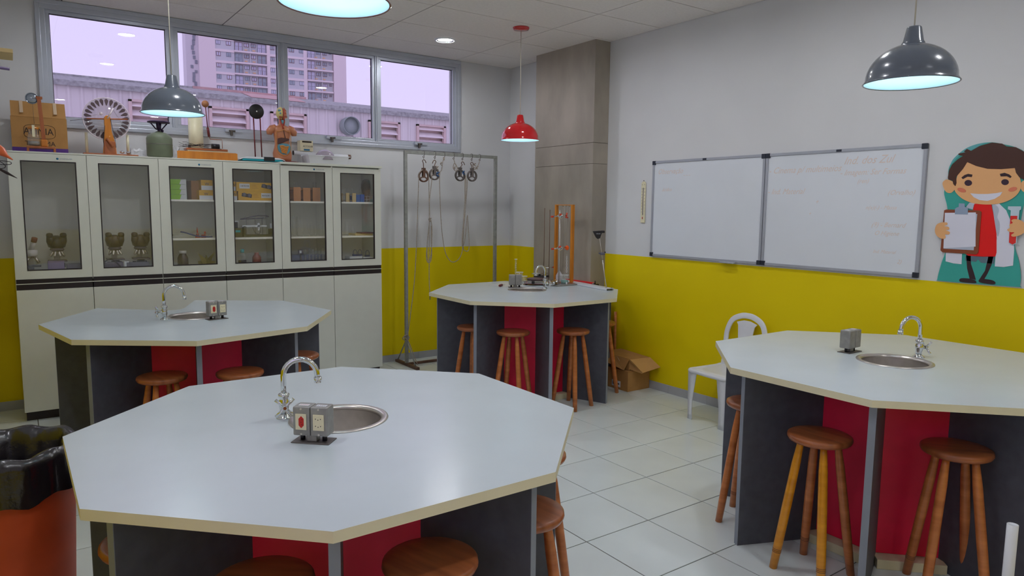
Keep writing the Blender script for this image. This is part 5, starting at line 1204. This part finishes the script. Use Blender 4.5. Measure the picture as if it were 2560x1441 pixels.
for cx_, cy_, s in ((373, 512, 1), (821, 505, -1)): shape('cheek', [(cx_+38*math.cos(a), cy_+19*math.sin(a)+s*8*math.cos(a)) for a in [2*PI*i/12 for i in range(12)]], *L_(4), 'c blush')
shape('smile', [(448, 540), (520, 546), (600, 546), (680, 538), (731, 528), (710, 560), (660, 590), (600, 607), (530, 600), (480, 575)], *L_(4), 'c white', False)
shape('clipboard', [(220, 690), (240, 682), (530, 690), (548, 705), (520, 1060), (500, 1076), (205, 1058), (188, 1040)], *L_(5), 'c brown', False)
shape('paper', [(230, 712), (512, 722), (480, 1040), (215, 1026)], *L_(6), 'c grey', False); shape('paper', [(228, 712), (500, 708), (497, 1008), (215, 1022)], *L_(7), 'c white', False)
shape('clip', [(318, 675), (335, 664), (350, 660), (352, 628), (402, 630), (404, 660), (432, 670), (430, 726), (316, 724)], *L_(8), 'c clip', False)
def hand(pts, i): return shape('hand', pts, *L_(i), 'c skin')
hand([(142, 860), (158, 815), (200, 796), (246, 797), (250, 815), (225, 828), (262, 836), (266, 858), (238, 864), (272, 880), (264, 902), (232, 902), (236, 925), (222, 940), (180, 930), (150, 900)], 9)
shape('test_tube', [(782, 655), (896, 655), (896, 682), (882, 690), (858, 980), (820, 996), (788, 978), (806, 690), (780, 680)], *L_(6), 'c tube', False)
shape('red_liquid', [(804, 738), (864, 738), (850, 975), (820, 990), (790, 972)], *L_(7), 'c liquid', False)
hand([(776, 860), (800, 842), (796, 815), (825, 800), (812, 780), (840, 766), (890, 775), (925, 800), (938, 850), (920, 890), (870, 915), (825, 920), (812, 905), (838, 884), (800, 880)], 9)
# ================================================================== WHITE PLASTIC CHAIR
q0 = at(1727, 1046, 2, 0.0); q1 = at(1802, 1078, 2, 0.0)   # the two feet in view, the near corner pair
ex_ = (q1-q0); wch = ex_.length; ex_ = ex_.normalized(); ey_ = Vector((-ex_.y, ex_.x, 0))
if ey_.x < 0: ey_ = -ey_
ex_ = Vector((-.08, -1, 0)).normalized(); ey_ = Vector((-ex_.y, ex_.x, 0)); wch = .40; Mc = Vector((-.295, -3.545, 0))
t = thing('plastic_chair', 'white plastic garden chair between the right-hand table and the yellow wall', 'chair', (Mc.x, Mc.y, 0), math.atan2(ex_.y, ex_.x))
def seat_pt(i, j, nx=10, ny=10):
    u = -1+2*i/nx; v = -1+2*j/ny
    rx = .205+.012*(-v)*0; x = u*.205; y = v*.21
    r = max(abs(u), abs(v)); z = .435-.018*(1-u*u)*(1-v*v)+(-.022 if v <= -.99 else 0)-.010*(abs(u)**6)
    return Vector((x, y, z))
m = MB(); m.smooth = True; n = 11
sg = 1 if Matrix.Rotation(math.atan2(ex_.y, ex_.x), 3, 'Z') @ Vector((0, 1, 0)) @ ey_ > 0 else -1
for dz in (0, -.006):
    for j in range(n):
        for i in range(n):
            p = seat_pt(i, j); c2 = abs(-1+2*i/10) > .99 and abs(-1+2*j/10) > .99
            if c2: p.x *= .95; p.y *= .95
            m.v.append(Vector((p.x, sg*p.y, p.z+dz)))
for j in range(n-1):
    for i in range(n-1): a = j*n+i; m.face([a, a+1, a+n+1, a+n]); b = n*n+a; m.face([b, b+n, b+n+1, b+1])
for i in range(n-1):
    m.face([i, n*n+i, n*n+i+1, i+1]); a = (n-1)*n+i; m.face([a, a+1, n*n+a+1, n*n+a]); a = i*n; m.face([a, a+n, n*n+a+n, n*n+a]); a = i*n+n-1; m.face([a, n*n+a, n*n+a+n, a+n])
m.build('seat', 'white plastic', t)
rail = [(-.205, -.21), (.205, -.21), (.205, .21), (-.205, .21)]
MB().tube(catmull([(x*.99, sg*y*.99, .415) for x, y in ((-.205, -.1), (-.2, -.2), (-.1, -.212), (.1, -.212), (.2, -.2), (.205, -.1), (.205, .1), (.19, .21), (-.19, .21), (-.205, .1))], 5), .018, 10, closed=True).build('seat_rim', 'white plastic', t)
def leg(x0, y0, x1, y1, w0, w1):
    m = MB(); m.smooth = True; K_ = 8
    for k in range(K_+1):
        f = k/K_; z = .42*(1-f); x = x0+(x1-x0)*f; y = y0+(y1-y0)*f; w = w0+(w1-w0)*min(1, f*1.6)
        sx = 1 if x0 > 0 else -1; sy = 1 if y0 > 0 else -1
        # folded angle section
        for dx, dy in ((-sx*w, 0), (0, 0), (0, -sy*w), (-sx*.006, -sy*w), (-sx*.006, -sy*.006), (-sx*w, -sy*.006)): m.v.append(Vector((x+dx, sg*(y+dy), z)))
    for k in range(K_):
        for i in range(6): a = k*6+i; b = k*6+(i+1) % 6; m.face([a, b, b+6, a+6])
    m.smooth = False; m.face([0, 1, 2, 3, 4, 5]); m.face([K_*6+i for i in range(5, -1, -1)])
    m.build('leg', 'white plastic', t)
wl = wch/2
leg(-.205, -.212, -wl, -.205, .095, .045); leg(.205, -.212, wl, -.205, .10, .065); leg(-.20, .212, -wl, .245, .07, .04); leg(.20, .212, wl, .245, .07, .04)
# back: arched hoop leaning outwards, plus centre splat
bk = lambda z: .185+.055*(z-.42)/.48
hp = [(-.19, .43), (-.182, .55), (-.192, .66), (-.188, .76), (-.15, .85), (-.07, .895), (.0, .905), (.07, .895), (.15, .85), (.188, .76), (.192, .66), (.182, .55), (.19, .43)]
m = MB(); m.smooth = True; cp = catmull([(x*1.04, sg*bk(z), z*.95+.008) for x, z in hp], 4, False); N_ = len(cp)
for i, p in enumerate(cp):
    tg = (cp[min(i+1, N_-1)]-cp[max(i-1, 0)]).normalized(); nb = Vector((0, sg*1, -.2)).normalized(); sd = tg.cross(nb).normalized(); ww = .024
    for a, b in ((-ww, -.004), (ww, -.004), (ww, .008), (-ww, .008)): m.v.append(p+sd*a+nb*b)
for i in range(N_-1):
    for k in range(4): a = i*4+k; b = i*4+(k+1) % 4; m.face([a, b, b+4, a+4])
m.face([0, 1, 2, 3]); m.face([(N_-1)*4+k for k in (3, 2, 1, 0)]); m.build('back_hoop', 'white plastic', t, bevel=.003)
def ztop_fn(x): return .893-.9*x*x
m = MB(); rows = []
for z, w in ((.44, .05), (.55, .058), (.66, .068), (.78, .085), (.835, .105)):
    b = len(m.v); rows.append(b)
    for dy in (0, .007):
        for s in (-1, -.33, .33, 1): m.v.append(Vector((s*w, sg*(bk(z)+dy), z-(.03*abs(s) if z > .8 else 0))))
for a, b in zip(rows[:-1], rows[1:]):
    for k in range(3): m.face([a+k, a+k+1, b+k+1, b+k]); m.face([a+4+k, b+4+k, b+5+k, a+5+k])
    m.face([a, b, b+4, a+4]); m.face([a+3, a+7, b+7, b+3])
m.face([rows[0]+i for i in (0, 4, 5, 6, 7, 3, 2, 1)]); m.face([rows[-1]+i for i in (0, 1, 2, 3, 7, 6, 5, 4)]); m.build('back_splat', 'white plastic', t)
# ================================================================== CARTONS AND WOOD BY THE COLUMN
bA, bB = at(1569, 981, 2, 0.0), at(1633, 972, 2, 0.0); hb = zat(bA.x, bA.y, 930)
t = thing('cardboard_box', 'closed cardboard box with small white label on the floor by the yellow wall', 'box', (bA.x, bA.y, 0)); wb = -.012-bA.x
MB().box(0, wb, 0, .41, 0, hb).build('body', 'card', t, bevel=.003); MB().box(.002, wb-.002, -.0008, .0, hb*.96, hb*.975).build('seam', 'brown wood', t)
MB().box(-.0012, 0, .10, .22, hb*.12, hb*.42).build('shipping_label', 'board', t); MB().box(-.0018, -.0012, .18, .205, hb*.2, hb*.36).build('label_print', 'ink', t); MB().box(-.0018, -.0012, .115, .165, hb*.24, hb*.3).build('label_print', 'ink', t)
t = thing('flattened_box', 'open cardboard box resting on the closed one, flaps hanging over its edge', 'box', (bA.x, bA.y, hb+.003)); 
oc = at(1613, 903, 2, hb+.09)-Vector((bA.x, bA.y, hb+.003))
def quad(a, b, c, d, th, name, m, par):
    a, b, c, d = map(Vector, (a, b, c, d)); n_ = (b-a).cross(d-a).normalized()*th; mm = MB(); mm.v = [a, b, c, d, a+n_, b+n_, c+n_, d+n_]
    for f in ((0, 3, 2, 1), (4, 5, 6, 7), (0, 1, 5, 4), (1, 2, 6, 5), (2, 3, 7, 6), (3, 0, 4, 7)): mm.face(f)
    return mm.build(name, m, par)
wq = wb-.004
quad((.03, .02, .105), (wq, .0, .10), (wq, .40, .12), (.05, .42, .115), .005, 'top_sheet', 'card', t)
quad((-.04, .02, .012), (.03, .02, .105), (.05, .30, .112), (-.03, .28, .045), .005, 'flap', 'card', t)
quad((-.06, .29, .05), (.045, .30, .112), (.055, .44, .115), (-.02, .43, .075), .005, 'flap', 'card', t)
quad((.06, -.13, .0), (wq, -.14, .03), (wq, .0, .103), (.035, .015, .105), .005, 'flap', 'card inside', t)
quad((.06, -.13, -.004), (.035, .015, .10), (.05, .05, .10), (.05, .04, .01), .004, 'end_flap', 'card inside', t)
MB().box(.04, wq, .03, .39, .0, .098).build('inner_body', 'card', t)
for k in range(3): 
    a = Vector((.0, .33+.05*k, .088)); MB().cyl(a, a+Vector((.018, .03, .012)), .0025, n=6).build('marker_stroke', 'ink', t)
MB().cyl((.0, .12, .08), (.03, .19, .109), .002, n=6).build('tape_line', 'tape', t)
a = at(1537, 780, 0, -.03); b = at(1552, 905, 0, -.06); t = thing('wooden_lath', 'narrow wooden lath leaning on the yellow wall behind the cardboard boxes', 'wood', (0, 0, 0))
top_ = Vector((-.020, a.y, a.z)); bot_ = Vector((-.055, a.y-.045, .0)); MB().tube([bot_, top_], .019, 4).build('lath', 'stool', t)
tag(quad((-.06, -1.765, 0), (-.06, -1.925, 0), (-.03, -1.905, .60), (-.03, -1.765, .60), .010, 'plywood_offcut', 'ply', None), 'wooden board offcut leaning on the wall behind the far table', 'wood')
# ================================================================== GEAR ON THE FAR TABLE
Z3 = .962
def T(u, v, dz=0.0): return at(u, v, 2, Z3+dz)
def up(p, v): return zat(p.x, p.y, v)-Z3     # height above the table top where photo row v is met
sh_ = [T(1222, 714), T(1262, 706), T(1330, 712), T(1296, 722)]; c = sum(sh_, Vector())/4
tag(MB().prism([((q-c).x, (q-c).y) for q in sh_], 0, .0008).build('paper_sheet', 'board', None, loc=(c.x, c.y, Z3+.0004)), 'white sheet of paper under the outlet box on the far table', 'paper')
a, b = T(1248, 718), T(1262, 714); t = thing('screwdriver', 'screwdriver with brown handle left of the outlet box on the far table', 'tool', (a.x, a.y, Z3+.001))
d = (b-a).normalized(); MB().tube([ZUP*.012, ZUP*.012+d*.02, ZUP*.012+d*.075, ZUP*.012+d*.085], [.008, .012, .012, .006], 12).build('handle', 'maroon', t); MB().cyl(ZUP*.012+d*.085, ZUP*.008+d*.17, .003).build('shaft', 'steel', t)
def glass(name, label, cat, u, v, vt, r, kind='b', marks=True, liquid=None):
    p = T(u, v); h = up(p, vt); t = thing(name, label, cat, (p.x, p.y, Z3+.001), 0, 'glassware on the far table'); g = MB()
    if kind == 'c': g.lathe([(1e-6, 0), (r*2.0, 0), (r*2.0, .006), (r, .014), (r, h), (r+.004, h+.003), (r-.0015, h), (r-.0015, .014), (1e-6, .012)], 20, closed=True)
    else: g.lathe([(1e-6, 0), (r*.96, 0), (r, .005), (r, h-.004), (r+.004, h), (r-.002, h-.004), (r-.002, .005), (1e-6, .004)], 28, closed=True)
    g.build('glass_body', 'lab glass', t)
    if kind != 'c': g2 = MB().ring([(r+.0045, h-.0015), (r+.0045, h+.0012), (r+.001, h+.0012), (r+.001, h-.0015)], 28); g2.build('rim', 'white plastic', t)
    else: MB().ring([(r+.005, h), (r+.005, h+.004), (r, h+.004), (r, h)], 20).build('rim', 'white plastic', t)
    if marks:
        m = MB(); fa_ = math.atan2(CY-p.y, CX-p.x); rn = random.Random(u)
        for i in range(6):
            for j in (-1, 0, 1):
                a_ = fa_+j*.45; M_ = Matrix.Translation((r*math.cos(a_), r*math.sin(a_), h*(.2+.11*i))) @ Matrix.Rotation(a_, 4, 'Z')
                if rn.random() < .75: m.box(.0003, .0012, -.006, .006, 0, .0022, M_)
        m.build('graduation_marks', 'cream plastic', t)
    if liquid: MB().lathe([(1e-6, .006), (r-.003, .006), (r-.003, h*liquid[0]), (1e-6, h*liquid[0])], 24).build('liquid', liquid[1], t)
    return t
glass('graduated_cylinder', 'tall thin graduated cylinder behind the outlet box on the far table', 'cylinder', 1289, 706, 649, .011, 'c')
glass('beaker', 'tall glass beaker behind the outlet box on the far table', 'beaker', 1299, 708, 681, .034)
glass('beaker', 'short glass beaker right of the tall one behind the outlet box', 'beaker', 1311, 712, 691, .026)
use('cyan liquid', rgb(132, 184, 180), .15)
# hotplate
use('hot plate', rgb(98, 76, 74), .5, var=.1)
p = T(1340, 712); fa_ = math.atan2(CY-p.y, CX-p.x); t = thing('electric_hotplate', 'chromed electric hotplate with brown round plate and black knob on the far table', 'hotplate', (p.x, p.y, Z3+.001), fa_+PI/2)
hp_ = up(p, 700)
MB().prism([(-.135, -.10), (.12, -.11), (.14, .0), (.12, .12), (-.11, .12), (-.145, .05)], .02, .048).build('chrome_body', 'chrome', t, bevel=.008)
for x in (-.1, .1):
    for y in (-.08, .09): MB().cyl((x, y, 0), (x, y, .02), .011).build('foot', 'black', t)
MB().prism([(-.12, -.09), (.11, -.10), (.13, .0), (.11, .11), (-.10, .11), (-.135, .05)], .012, .02).build('base', 'maroon', t)
MB().lathe([(1e-6, .048), (.085, .048), (.092, .052), (.098, .062), (.090, .066), (1e-6, .064)], 36).build('heating_plate', 'hot plate', t)
MB().cyl((-.030, -.108, .034), (-.030, -.145, .034), .017, .014).build('knob', 'black', t); MB().cyl((-.095, -.103, .034), (-.095, -.107, .034), .004).build('pilot_lamp', 'red plastic', t)
p2 = T(1345, 706); t = thing('second_hotplate', 'dark round hotplate behind the chromed one on the far table', 'hotplate', (p2.x+.13, p2.y+.11, Z3+.001))
MB().lathe([(1e-6, .0), (.085, .0), (.09, .02), (.085, .045), (1e-6, .045)], 32).build('body', 'steel', t); MB().lathe([(1e-6, .045), (.088, .045), (.08, .058), (1e-6, .058)], 32).build('plate', 'cab strip', t); MB().ball((-.04, -.02, .066), .014, 12).build('knob', 'black', t)
# clamps lying behind the faucet
use('brass', rgb(170, 140, 90), .3, metal=.8)
p = T(1384, 716); t = thing('metal_clamps', 'shiny metal clamps heaped right of the faucet on the far table', 'clamp', (p.x, p.y, Z3+.001)); rn = random.Random(2)
for k in range(5):
    o = Vector((rn.uniform(-.04, .04), rn.uniform(-.03, .03), .012+.008*k)); m = MB(); m.cyl(o-Vector((.03, .0, 0)), o+Vector((.025, .01, .008)), .008).cyl(o, o+Vector((.0, -.03, .015)), .007).lathe([(1e-6, -.004), (.013, -.004), (.013, .004), (1e-6, .004)], 12, frame(o+Vector((.03, .01, .008)), (0, 1, 0), (0, 0, 1)))
    m.build('clamp', 'chrome' if k % 2 else 'brass', t)
def rod(label, u, v, vt, r, m='steel', extra=None, base=None, tiltu=None):
    p = T(u, v); h = up(p, vt); t = thing('retort_stand', label, 'lab stand', (p.x, p.y, Z3+.001))
    if base: MB().box(*base, 0, .012).build('base_plate', 'cast grey', t, bevel=.002)
    MB().cyl((0, 0, .0 if not base else .012), (0, 0, h), r, n=10).build('rod', m, t)
    return t, p, h
use('red cap', rgb(214, 70, 36), .35); use('orange', rgb(250, 96, 10), .35)
t, p, h = rod('thin brown rod stand behind the faucet on the far table', 1359, 704, 521, .0036, 'rust iron', base=(-.03, .01, -.03, .03))
hz_ = up(p, 684); MB().cyl((-.14, .03, hz_), (.04, -.02, hz_), .0045).build('cross_rod', 'chrome', t)
t, p, h = rod('thin brown rod stand next to the wooden frame on the far table', 1372, 704, 525, .0036, 'rust iron', base=(-.01, .03, -.02, .03))
hz_ = up(p, 670); MB().cyl((-.05, .02, hz_-.004), (.05, -.015, hz_+.004), .005).build('clamp_arm', 'chrome', t); MB().cyl((.045, -.014, hz_+.004), (.07, -.02, hz_+.008), .009).build('red_tip', 'red cap', t)
# stand with two clamps
p = T(1397, 715); hh_ = up(p, 526); d = (T(1440, 708)-T(1375, 713)).normalized(); aa = math.atan2(d.y, d.x)
t = thing('clamp_stand', 'grey retort stand with two red-tipped clamps before the wooden frame', 'lab stand', (p.x, p.y, Z3+.001), aa)
MB().box(-.075, .20, -.06, .07, 0, .012).build('base_plate', 'cast grey', t, bevel=.002); MB().cyl((0, 0, .012), (0, 0, hh_), .006).build('rod', 'steel', t); MB().cyl((.014, .02, .25), (.014, .02, hh_*.98), .004).build('burette', 'lab glass', t)
for vv, s in ((541, 1.0), (621, .9)):
    hz_ = up(p, vv); MB().cyl((-.10*s, -.01, hz_-.004), (.02, 0, hz_), .0065).cyl((.0, -.016, hz_+.006), (.085*s, -.01, hz_+.010), .006).box(-.016, .016, -.016, .016, hz_-.012, hz_+.014).tube(catmull([(-.05, -.02, hz_+.01), (-.03, -.03, hz_-.014), (0, -.03, hz_-.016), (.02, -.02, hz_+.004)], 4, False), .006, 8).build('clamp', 'chrome', t)
    MB().cyl((-.125*s, -.012, hz_-.006), (-.098*s, -.010, hz_-.004), .010).cyl((-.03, -.03, hz_+.012), (-.03, -.05, hz_+.02), .009).build('red_tip', 'red cap', t)
    if s == 1: MB().cyl((.075, -.012, hz_-.012), (.082, -.012, hz_+.034), .007).cyl((.06, -.02, hz_-.01), (.095, -.01, hz_-.014), .008).build('red_tip', 'red cap', t)
    else: MB().lathe([(1e-6, -.012), (.018, -.012), (.025, 0), (.018, .012), (1e-6, .012)], 16, frame((.088, -.015, hz_+.002), (0, 1, 0), (0, 0, 1))).build('orange_knob', 'orange', t)
hz_ = up(p, 640)
m = MB()
for k in range(5): m.tube([Vector((.088+.006*math.cos(a), -.015, hz_-.02-.035*k+.016*math.sin(a))) for a in [2*PI*i/10 for i in range(10)]], .0016, 6, closed=True)
m.cyl((.088, -.015, hz_+.01), (.088, -.015, hz_), .001, n=6).lathe([(1e-6, 0), (.008, .006), (.008, .03), (1e-6, .034)], 12, cx=.092, cy=-.015).build('chain_weights', 'white plastic', t)
glass('beaker', 'beaker of pale cyan liquid on the grey stand base', 'beaker', 1411, 713, 691, .040, marks=False, liquid=(.42, 'cyan liquid')).location.z = Z3+.0135
# tipped gauge card
p = T(1402, 708); h = up(p, 679); t = thing('scale_card', 'white pointed scale card with dots before the wooden frame', 'card', (p.x+.0, p.y+.03, Z3+.0135), aa)
MB().prism([(-.045, 0), (.045, 0), (.045, h*.55), (0, h), (-.045, h*.55)], 0, .002, Matrix(((1, 0, 0, 0), (0, 0, -1, 0), (0, 1, 0, 0), (0, 0, 0, 1)))).build('card', 'board', t)
m = MB()
for i in range(8): m.box(-.03+.008*(i % 4)*1.8, -.026+.008*(i % 4)*1.8, -.0028, -.002, h*(.2+.2*(i//4)), h*(.23+.2*(i//4)))
m.build('printed_dots', 'ink', t)
# wooden string frame
pL, pR = T(1388, 706), T(1428, 711); hL = up(pL, 514); d = (pR-pL); L = d.length; aa2 = math.atan2(d.y, d.x)
t = thing('wooden_string_frame', 'tall orange wooden frame with hanging strings on the far table', 'lab apparatus', (pL.x, pL.y, Z3+.001), aa2)
MB().box(-.02, L+.06, -.05, .05, 0, .014).build('base_board', 'brown wood', t, bevel=.002)
MB().box(-.010, .012, -.016, .020, .014, hL).build('upright', 'ply', t, bevel=.002); MB().box(L-.012, L+.012, -.016, .020, .014, hL).build('upright', 'ply', t, bevel=.002)
MB().box(-.010, L+.012, -.016, .020, hL, hL+.008).build('top_beam', 'ply', t, bevel=.001)
for k in range(3): MB().cyl((L*(.52+.14*k), .0, hL), (L*(.50+.13*k), 0, hL*(.3 if k == 0 else .45)), .0009, n=5).build('string', 'steel', t)
for k in range(1, 4): MB().cyl((L*(.2+.2*k), 0, hL-.004), (L*(.2+.2*k), 0, hL-.012), .004, n=8).build('screw_eye', 'brass', t)
# red bar, air track
use('track red', rgb(224, 22, 26), .35)
a, b = T(1418, 698, .03), T(1483, 708, .03)
t = thing('red_track', 'red bar lying behind the white rail on the far table', 'track', (0, 0, 0)); d = (b-a); M_ = frame(a-Vector((0, 0, .0)), d, (-d.y, d.x, 0)); MB().box(-.02, d.length, -.012, .030, -.028, .004, M_).build('bar', 'track red', t, bevel=.002)
MB().box(d.length, d.length+.022, -.013, .031, -.029, .002, M_).build('end_clip', 'steel', t); MB().box(d.length+.01, d.length+.05, -.02, .035, -.028, -.008, M_).cyl(M_ @ Vector((d.length+.03, .0, -.01)), M_ @ Vector((d.length+.03, .0, .025)), .007).build('black_clamp', 'black', t)
a, b = T(1385, 697, .022), T(1516, 722, .022)
t = thing('white_rail', 'long white levelling rail ending in a black screw foot on the far table', 'track', (0, 0, 0)); d = (b-a); M_ = frame(a, d, (-d.y, d.x, 0)); ll = d.length
MB().box(0, ll, -.0, .085, -.004, .0, M_).box(0, ll, -.0, .004, -.020, -.004, M_).box(0, ll, .081, .085, -.020, -.004, M_).build('rail', 'white plastic', t, bevel=.001)
MB().cyl(M_ @ Vector((ll-.015, .07, -.021)), M_ @ Vector((ll-.015, .07, .006)), .007).lathe([(1e-6, .006), (.014, .006), (.014, .012), (1e-6, .012)], 14, M_ @ Matrix.Translation((ll-.015, .07, -.014))).build('levelling_screw', 'army green', t)
p = M_ @ Vector((ll-.055, .035, 0)); hz_ = zat(p.x, p.y, 582)-p.z
t = thing('sensor_stand', 'black clamp head on a leaning steel rod at the end of the white rail', 'lab stand', (p.x, p.y, p.z))
top_ = at(1490, 580, 0, p.x+.0)-p; top_ = Vector((top_.x, top_.y*.3, hz_)); lx = RR.copy(); lx.z = 0; lx.normalize(); top_ = -lx*.085+ZUP*hz_
MB().lathe([(1e-6, 0), (.014, 0), (.010, .006), (1e-6, .006)], 14).cyl((0, 0, .004), top_*.5, .0048).cyl(top_*.5, top_, .0034).build('rod', 'steel', t)
M_ = frame(top_, lx, (0, 0, 1))
MB().prism([(-.06, .012), (.0, .018), (.03, .018), (.03, .0), (.012, -.055), (-.012, -.062), (-.03, -.045)], -.012, .012, M_).build('clamp_head', 'black', t, bevel=.003); MB().cyl(M_ @ Vector((.02, .008, 0)), M_ @ Vector((.055, .008, 0)), .012).build('clamp_knob', 'scope black', t)
text('lettering', 'VERNIER', .011, 'board', t, M_ @ Matrix.Translation((-.006, -.012, .0122)), .0002)
q = top_*.62; MB().cyl(q-lx*.028+ZUP*.006, q-lx*.01, .008).cyl(q-lx*.012, q+lx*.03, .013).build('boss_clamp', 'slate', t); MB().ball(q+lx*.032+ZUP*.014, .008, 10).build('clamp_screw', 'black', t)
# ================================================================== WASTE BIN, LEFT SHELVES, PIPE
def bagpt(a, z, r, s): return (r*math.cos(a), r*math.sin(a), z)
bc = (-5.095, -3.85); Rb = .225
t = thing('waste_bin', 'orange waste bin lined with a black bag at the left edge', 'bin', (bc[0], bc[1], 0))
MB().lathe([(1e-6, 0), (Rb*.84, 0), (Rb*.88, .02), (Rb*.97, .45), (Rb, .60), (Rb, .775), (Rb+.008, .78), (Rb+.008, .79), (Rb-.008, .79), (Rb-.014, .60), (Rb*.84, .03), (1e-6, .015)], 48, closed=True).build('bin_body', 'bin', t)
m = MB(); m.smooth = True; na = 90; rn = random.Random(9); ph = [rn.uniform(0, 6.28) for _ in range(8)]
prof = [(-.10, -.34), (-.06, -.22), (-.045, -.12), (-.030, -.04), (-.012, .010), (.014, .014), (.018, -.03), (.020, -.08), (.022, -.12), (.024, -.160)]
for j, (dr, dz) in enumerate(prof):
    for i in range(na):
        a = 2*PI*i/na; wv = math.sin(7*a+ph[0]+j*.35)*.5+math.sin(13*a+ph[1]-j*.5)*.35+math.sin(23*a+ph[2]+j)*.25
        amp = (.012 if j > 5 else .012) if j != 4 and j != 5 else .006
        zz = .79+dz+(.012*math.sin(5*a+ph[3])+.008*math.sin(11*a+ph[4]))*(1 if j >= 8 else .2)+(.005*math.sin(9*a+ph[5]) if j in (4, 5) else 0)
        r = Rb+dr+(amp*wv if dr < 0 else abs(amp*wv)*.9); m.v.append(Vector((r*math.cos(a), r*math.sin(a), zz)))
for j in range(len(prof)-1):
    for i in range(na): i2 = (i+1) % na; m.face([j*na+i, j*na+i2, (j+1)*na+i2, (j+1)*na+i])
m.face([i for i in range(na)]); m.build('bin_bag', 'black bag', t)
# shelf boards fixed to the left wall, only their ends in view
use('shelf wood', rgb(196, 170, 118), .5)
for v0, nm, yb_, z_, th, xe, lab in ((135, 'wall_shelf', -3.0, 2.446, .010, -4.965, 'end of a thin pale wooden shelf high at the left edge'),):
    tag(MB().box(X0, xe-.012, -3.0, -2.78, z_, z_+.018).build(nm, 'shelf wood', None, bevel=.001), lab, 'shelf')
c = ray(15, 168, 4.6); tag(MB().cyl((X0, c.y, c.z+.012), (-4.985, c.y-.0, c.z-.010), .010).build('shelf_bracket', 'lilac'), 'thin grey bar below the wooden shelf at the left edge', 'bar')
c = ray(0, 385, 4.3)
t = thing('hanging_funnel', 'orange cone tip pointing right at the left edge above the wire', 'lab apparatus', c); lx = RR.copy(); lx.z = 0; lx.normalize()
MB().tube([Vector((0, 0, .05))-lx*.06, Vector((0, 0, .015))+lx*.01, Vector((0, 0, -.012))+lx*.04, Vector((0, 0, -.035))+lx*.075], [.04, .028, .010, .003], 16).build('cone', use('cone orange', rgb(214, 96, 40), .4), t)
c = ray(0, 407, 4.3); t = thing('wire_coil', 'loops of thin dark wire at the left edge beside the cabinet', 'wire', c)
MB().tube(catmull([Vector((0, 0, .012))-lx*.15, Vector((0, 0, .01))+lx*.03, Vector((0, 0, -.002))+lx*.07, Vector((0, 0, -.012))+lx*.03, Vector((0, .02, -.004))-lx*.15, Vector((0, 0, -.03))-lx*.1, Vector((0, 0, -.035))+lx*.01, Vector((0, 0, -.015))+lx*.03, Vector((0, 0, .015))-lx*.02, Vector((0, 0, .035))-lx*.12], 6, False), .0022, 6).build('wire', 'cab strip', t)
a, b = ray(18, 433, 4.3), ray(43, 446, 4.3); t = thing('probe', 'small dark probe tip below the wire loops at the left edge', 'tool', a); MB().tube([(a-b)*2, Vector((0, 0, 0)), (b-a)*.35, b-a], [.004, .009, .006, .0015], 10).build('tip', 'ink', t)
tag(MB().box(X0, X0+.16, -3.15, -2.65, 1.05, 2.44).build('wall_cupboard', 'cab', None, bevel=.003), 'pale wall cupboard under the shelf, outside the left edge of the picture', 'cupboard')
# pipes at the lower right edge
a = at(2512, 1441, 2, .42); tp = ray(2532, 1312, (a-EYE).dot(FF)*1.02); 
t = thing('white_pipe', 'white plastic pipe standing upright at the lower right edge', 'pipe', (tp.x, tp.y, 0)); MB().lathe([(.0, 0), (.019, 0), (.019, tp.z), (.016, tp.z+.001), (.015, tp.z-.01)], 24, closed=True).build('tube', 'white plastic', t); MB().lathe([(1e-6, tp.z-.012), (.0155, tp.z-.012)], 20, closed=True).build('end_plug', 'cab inner', t)
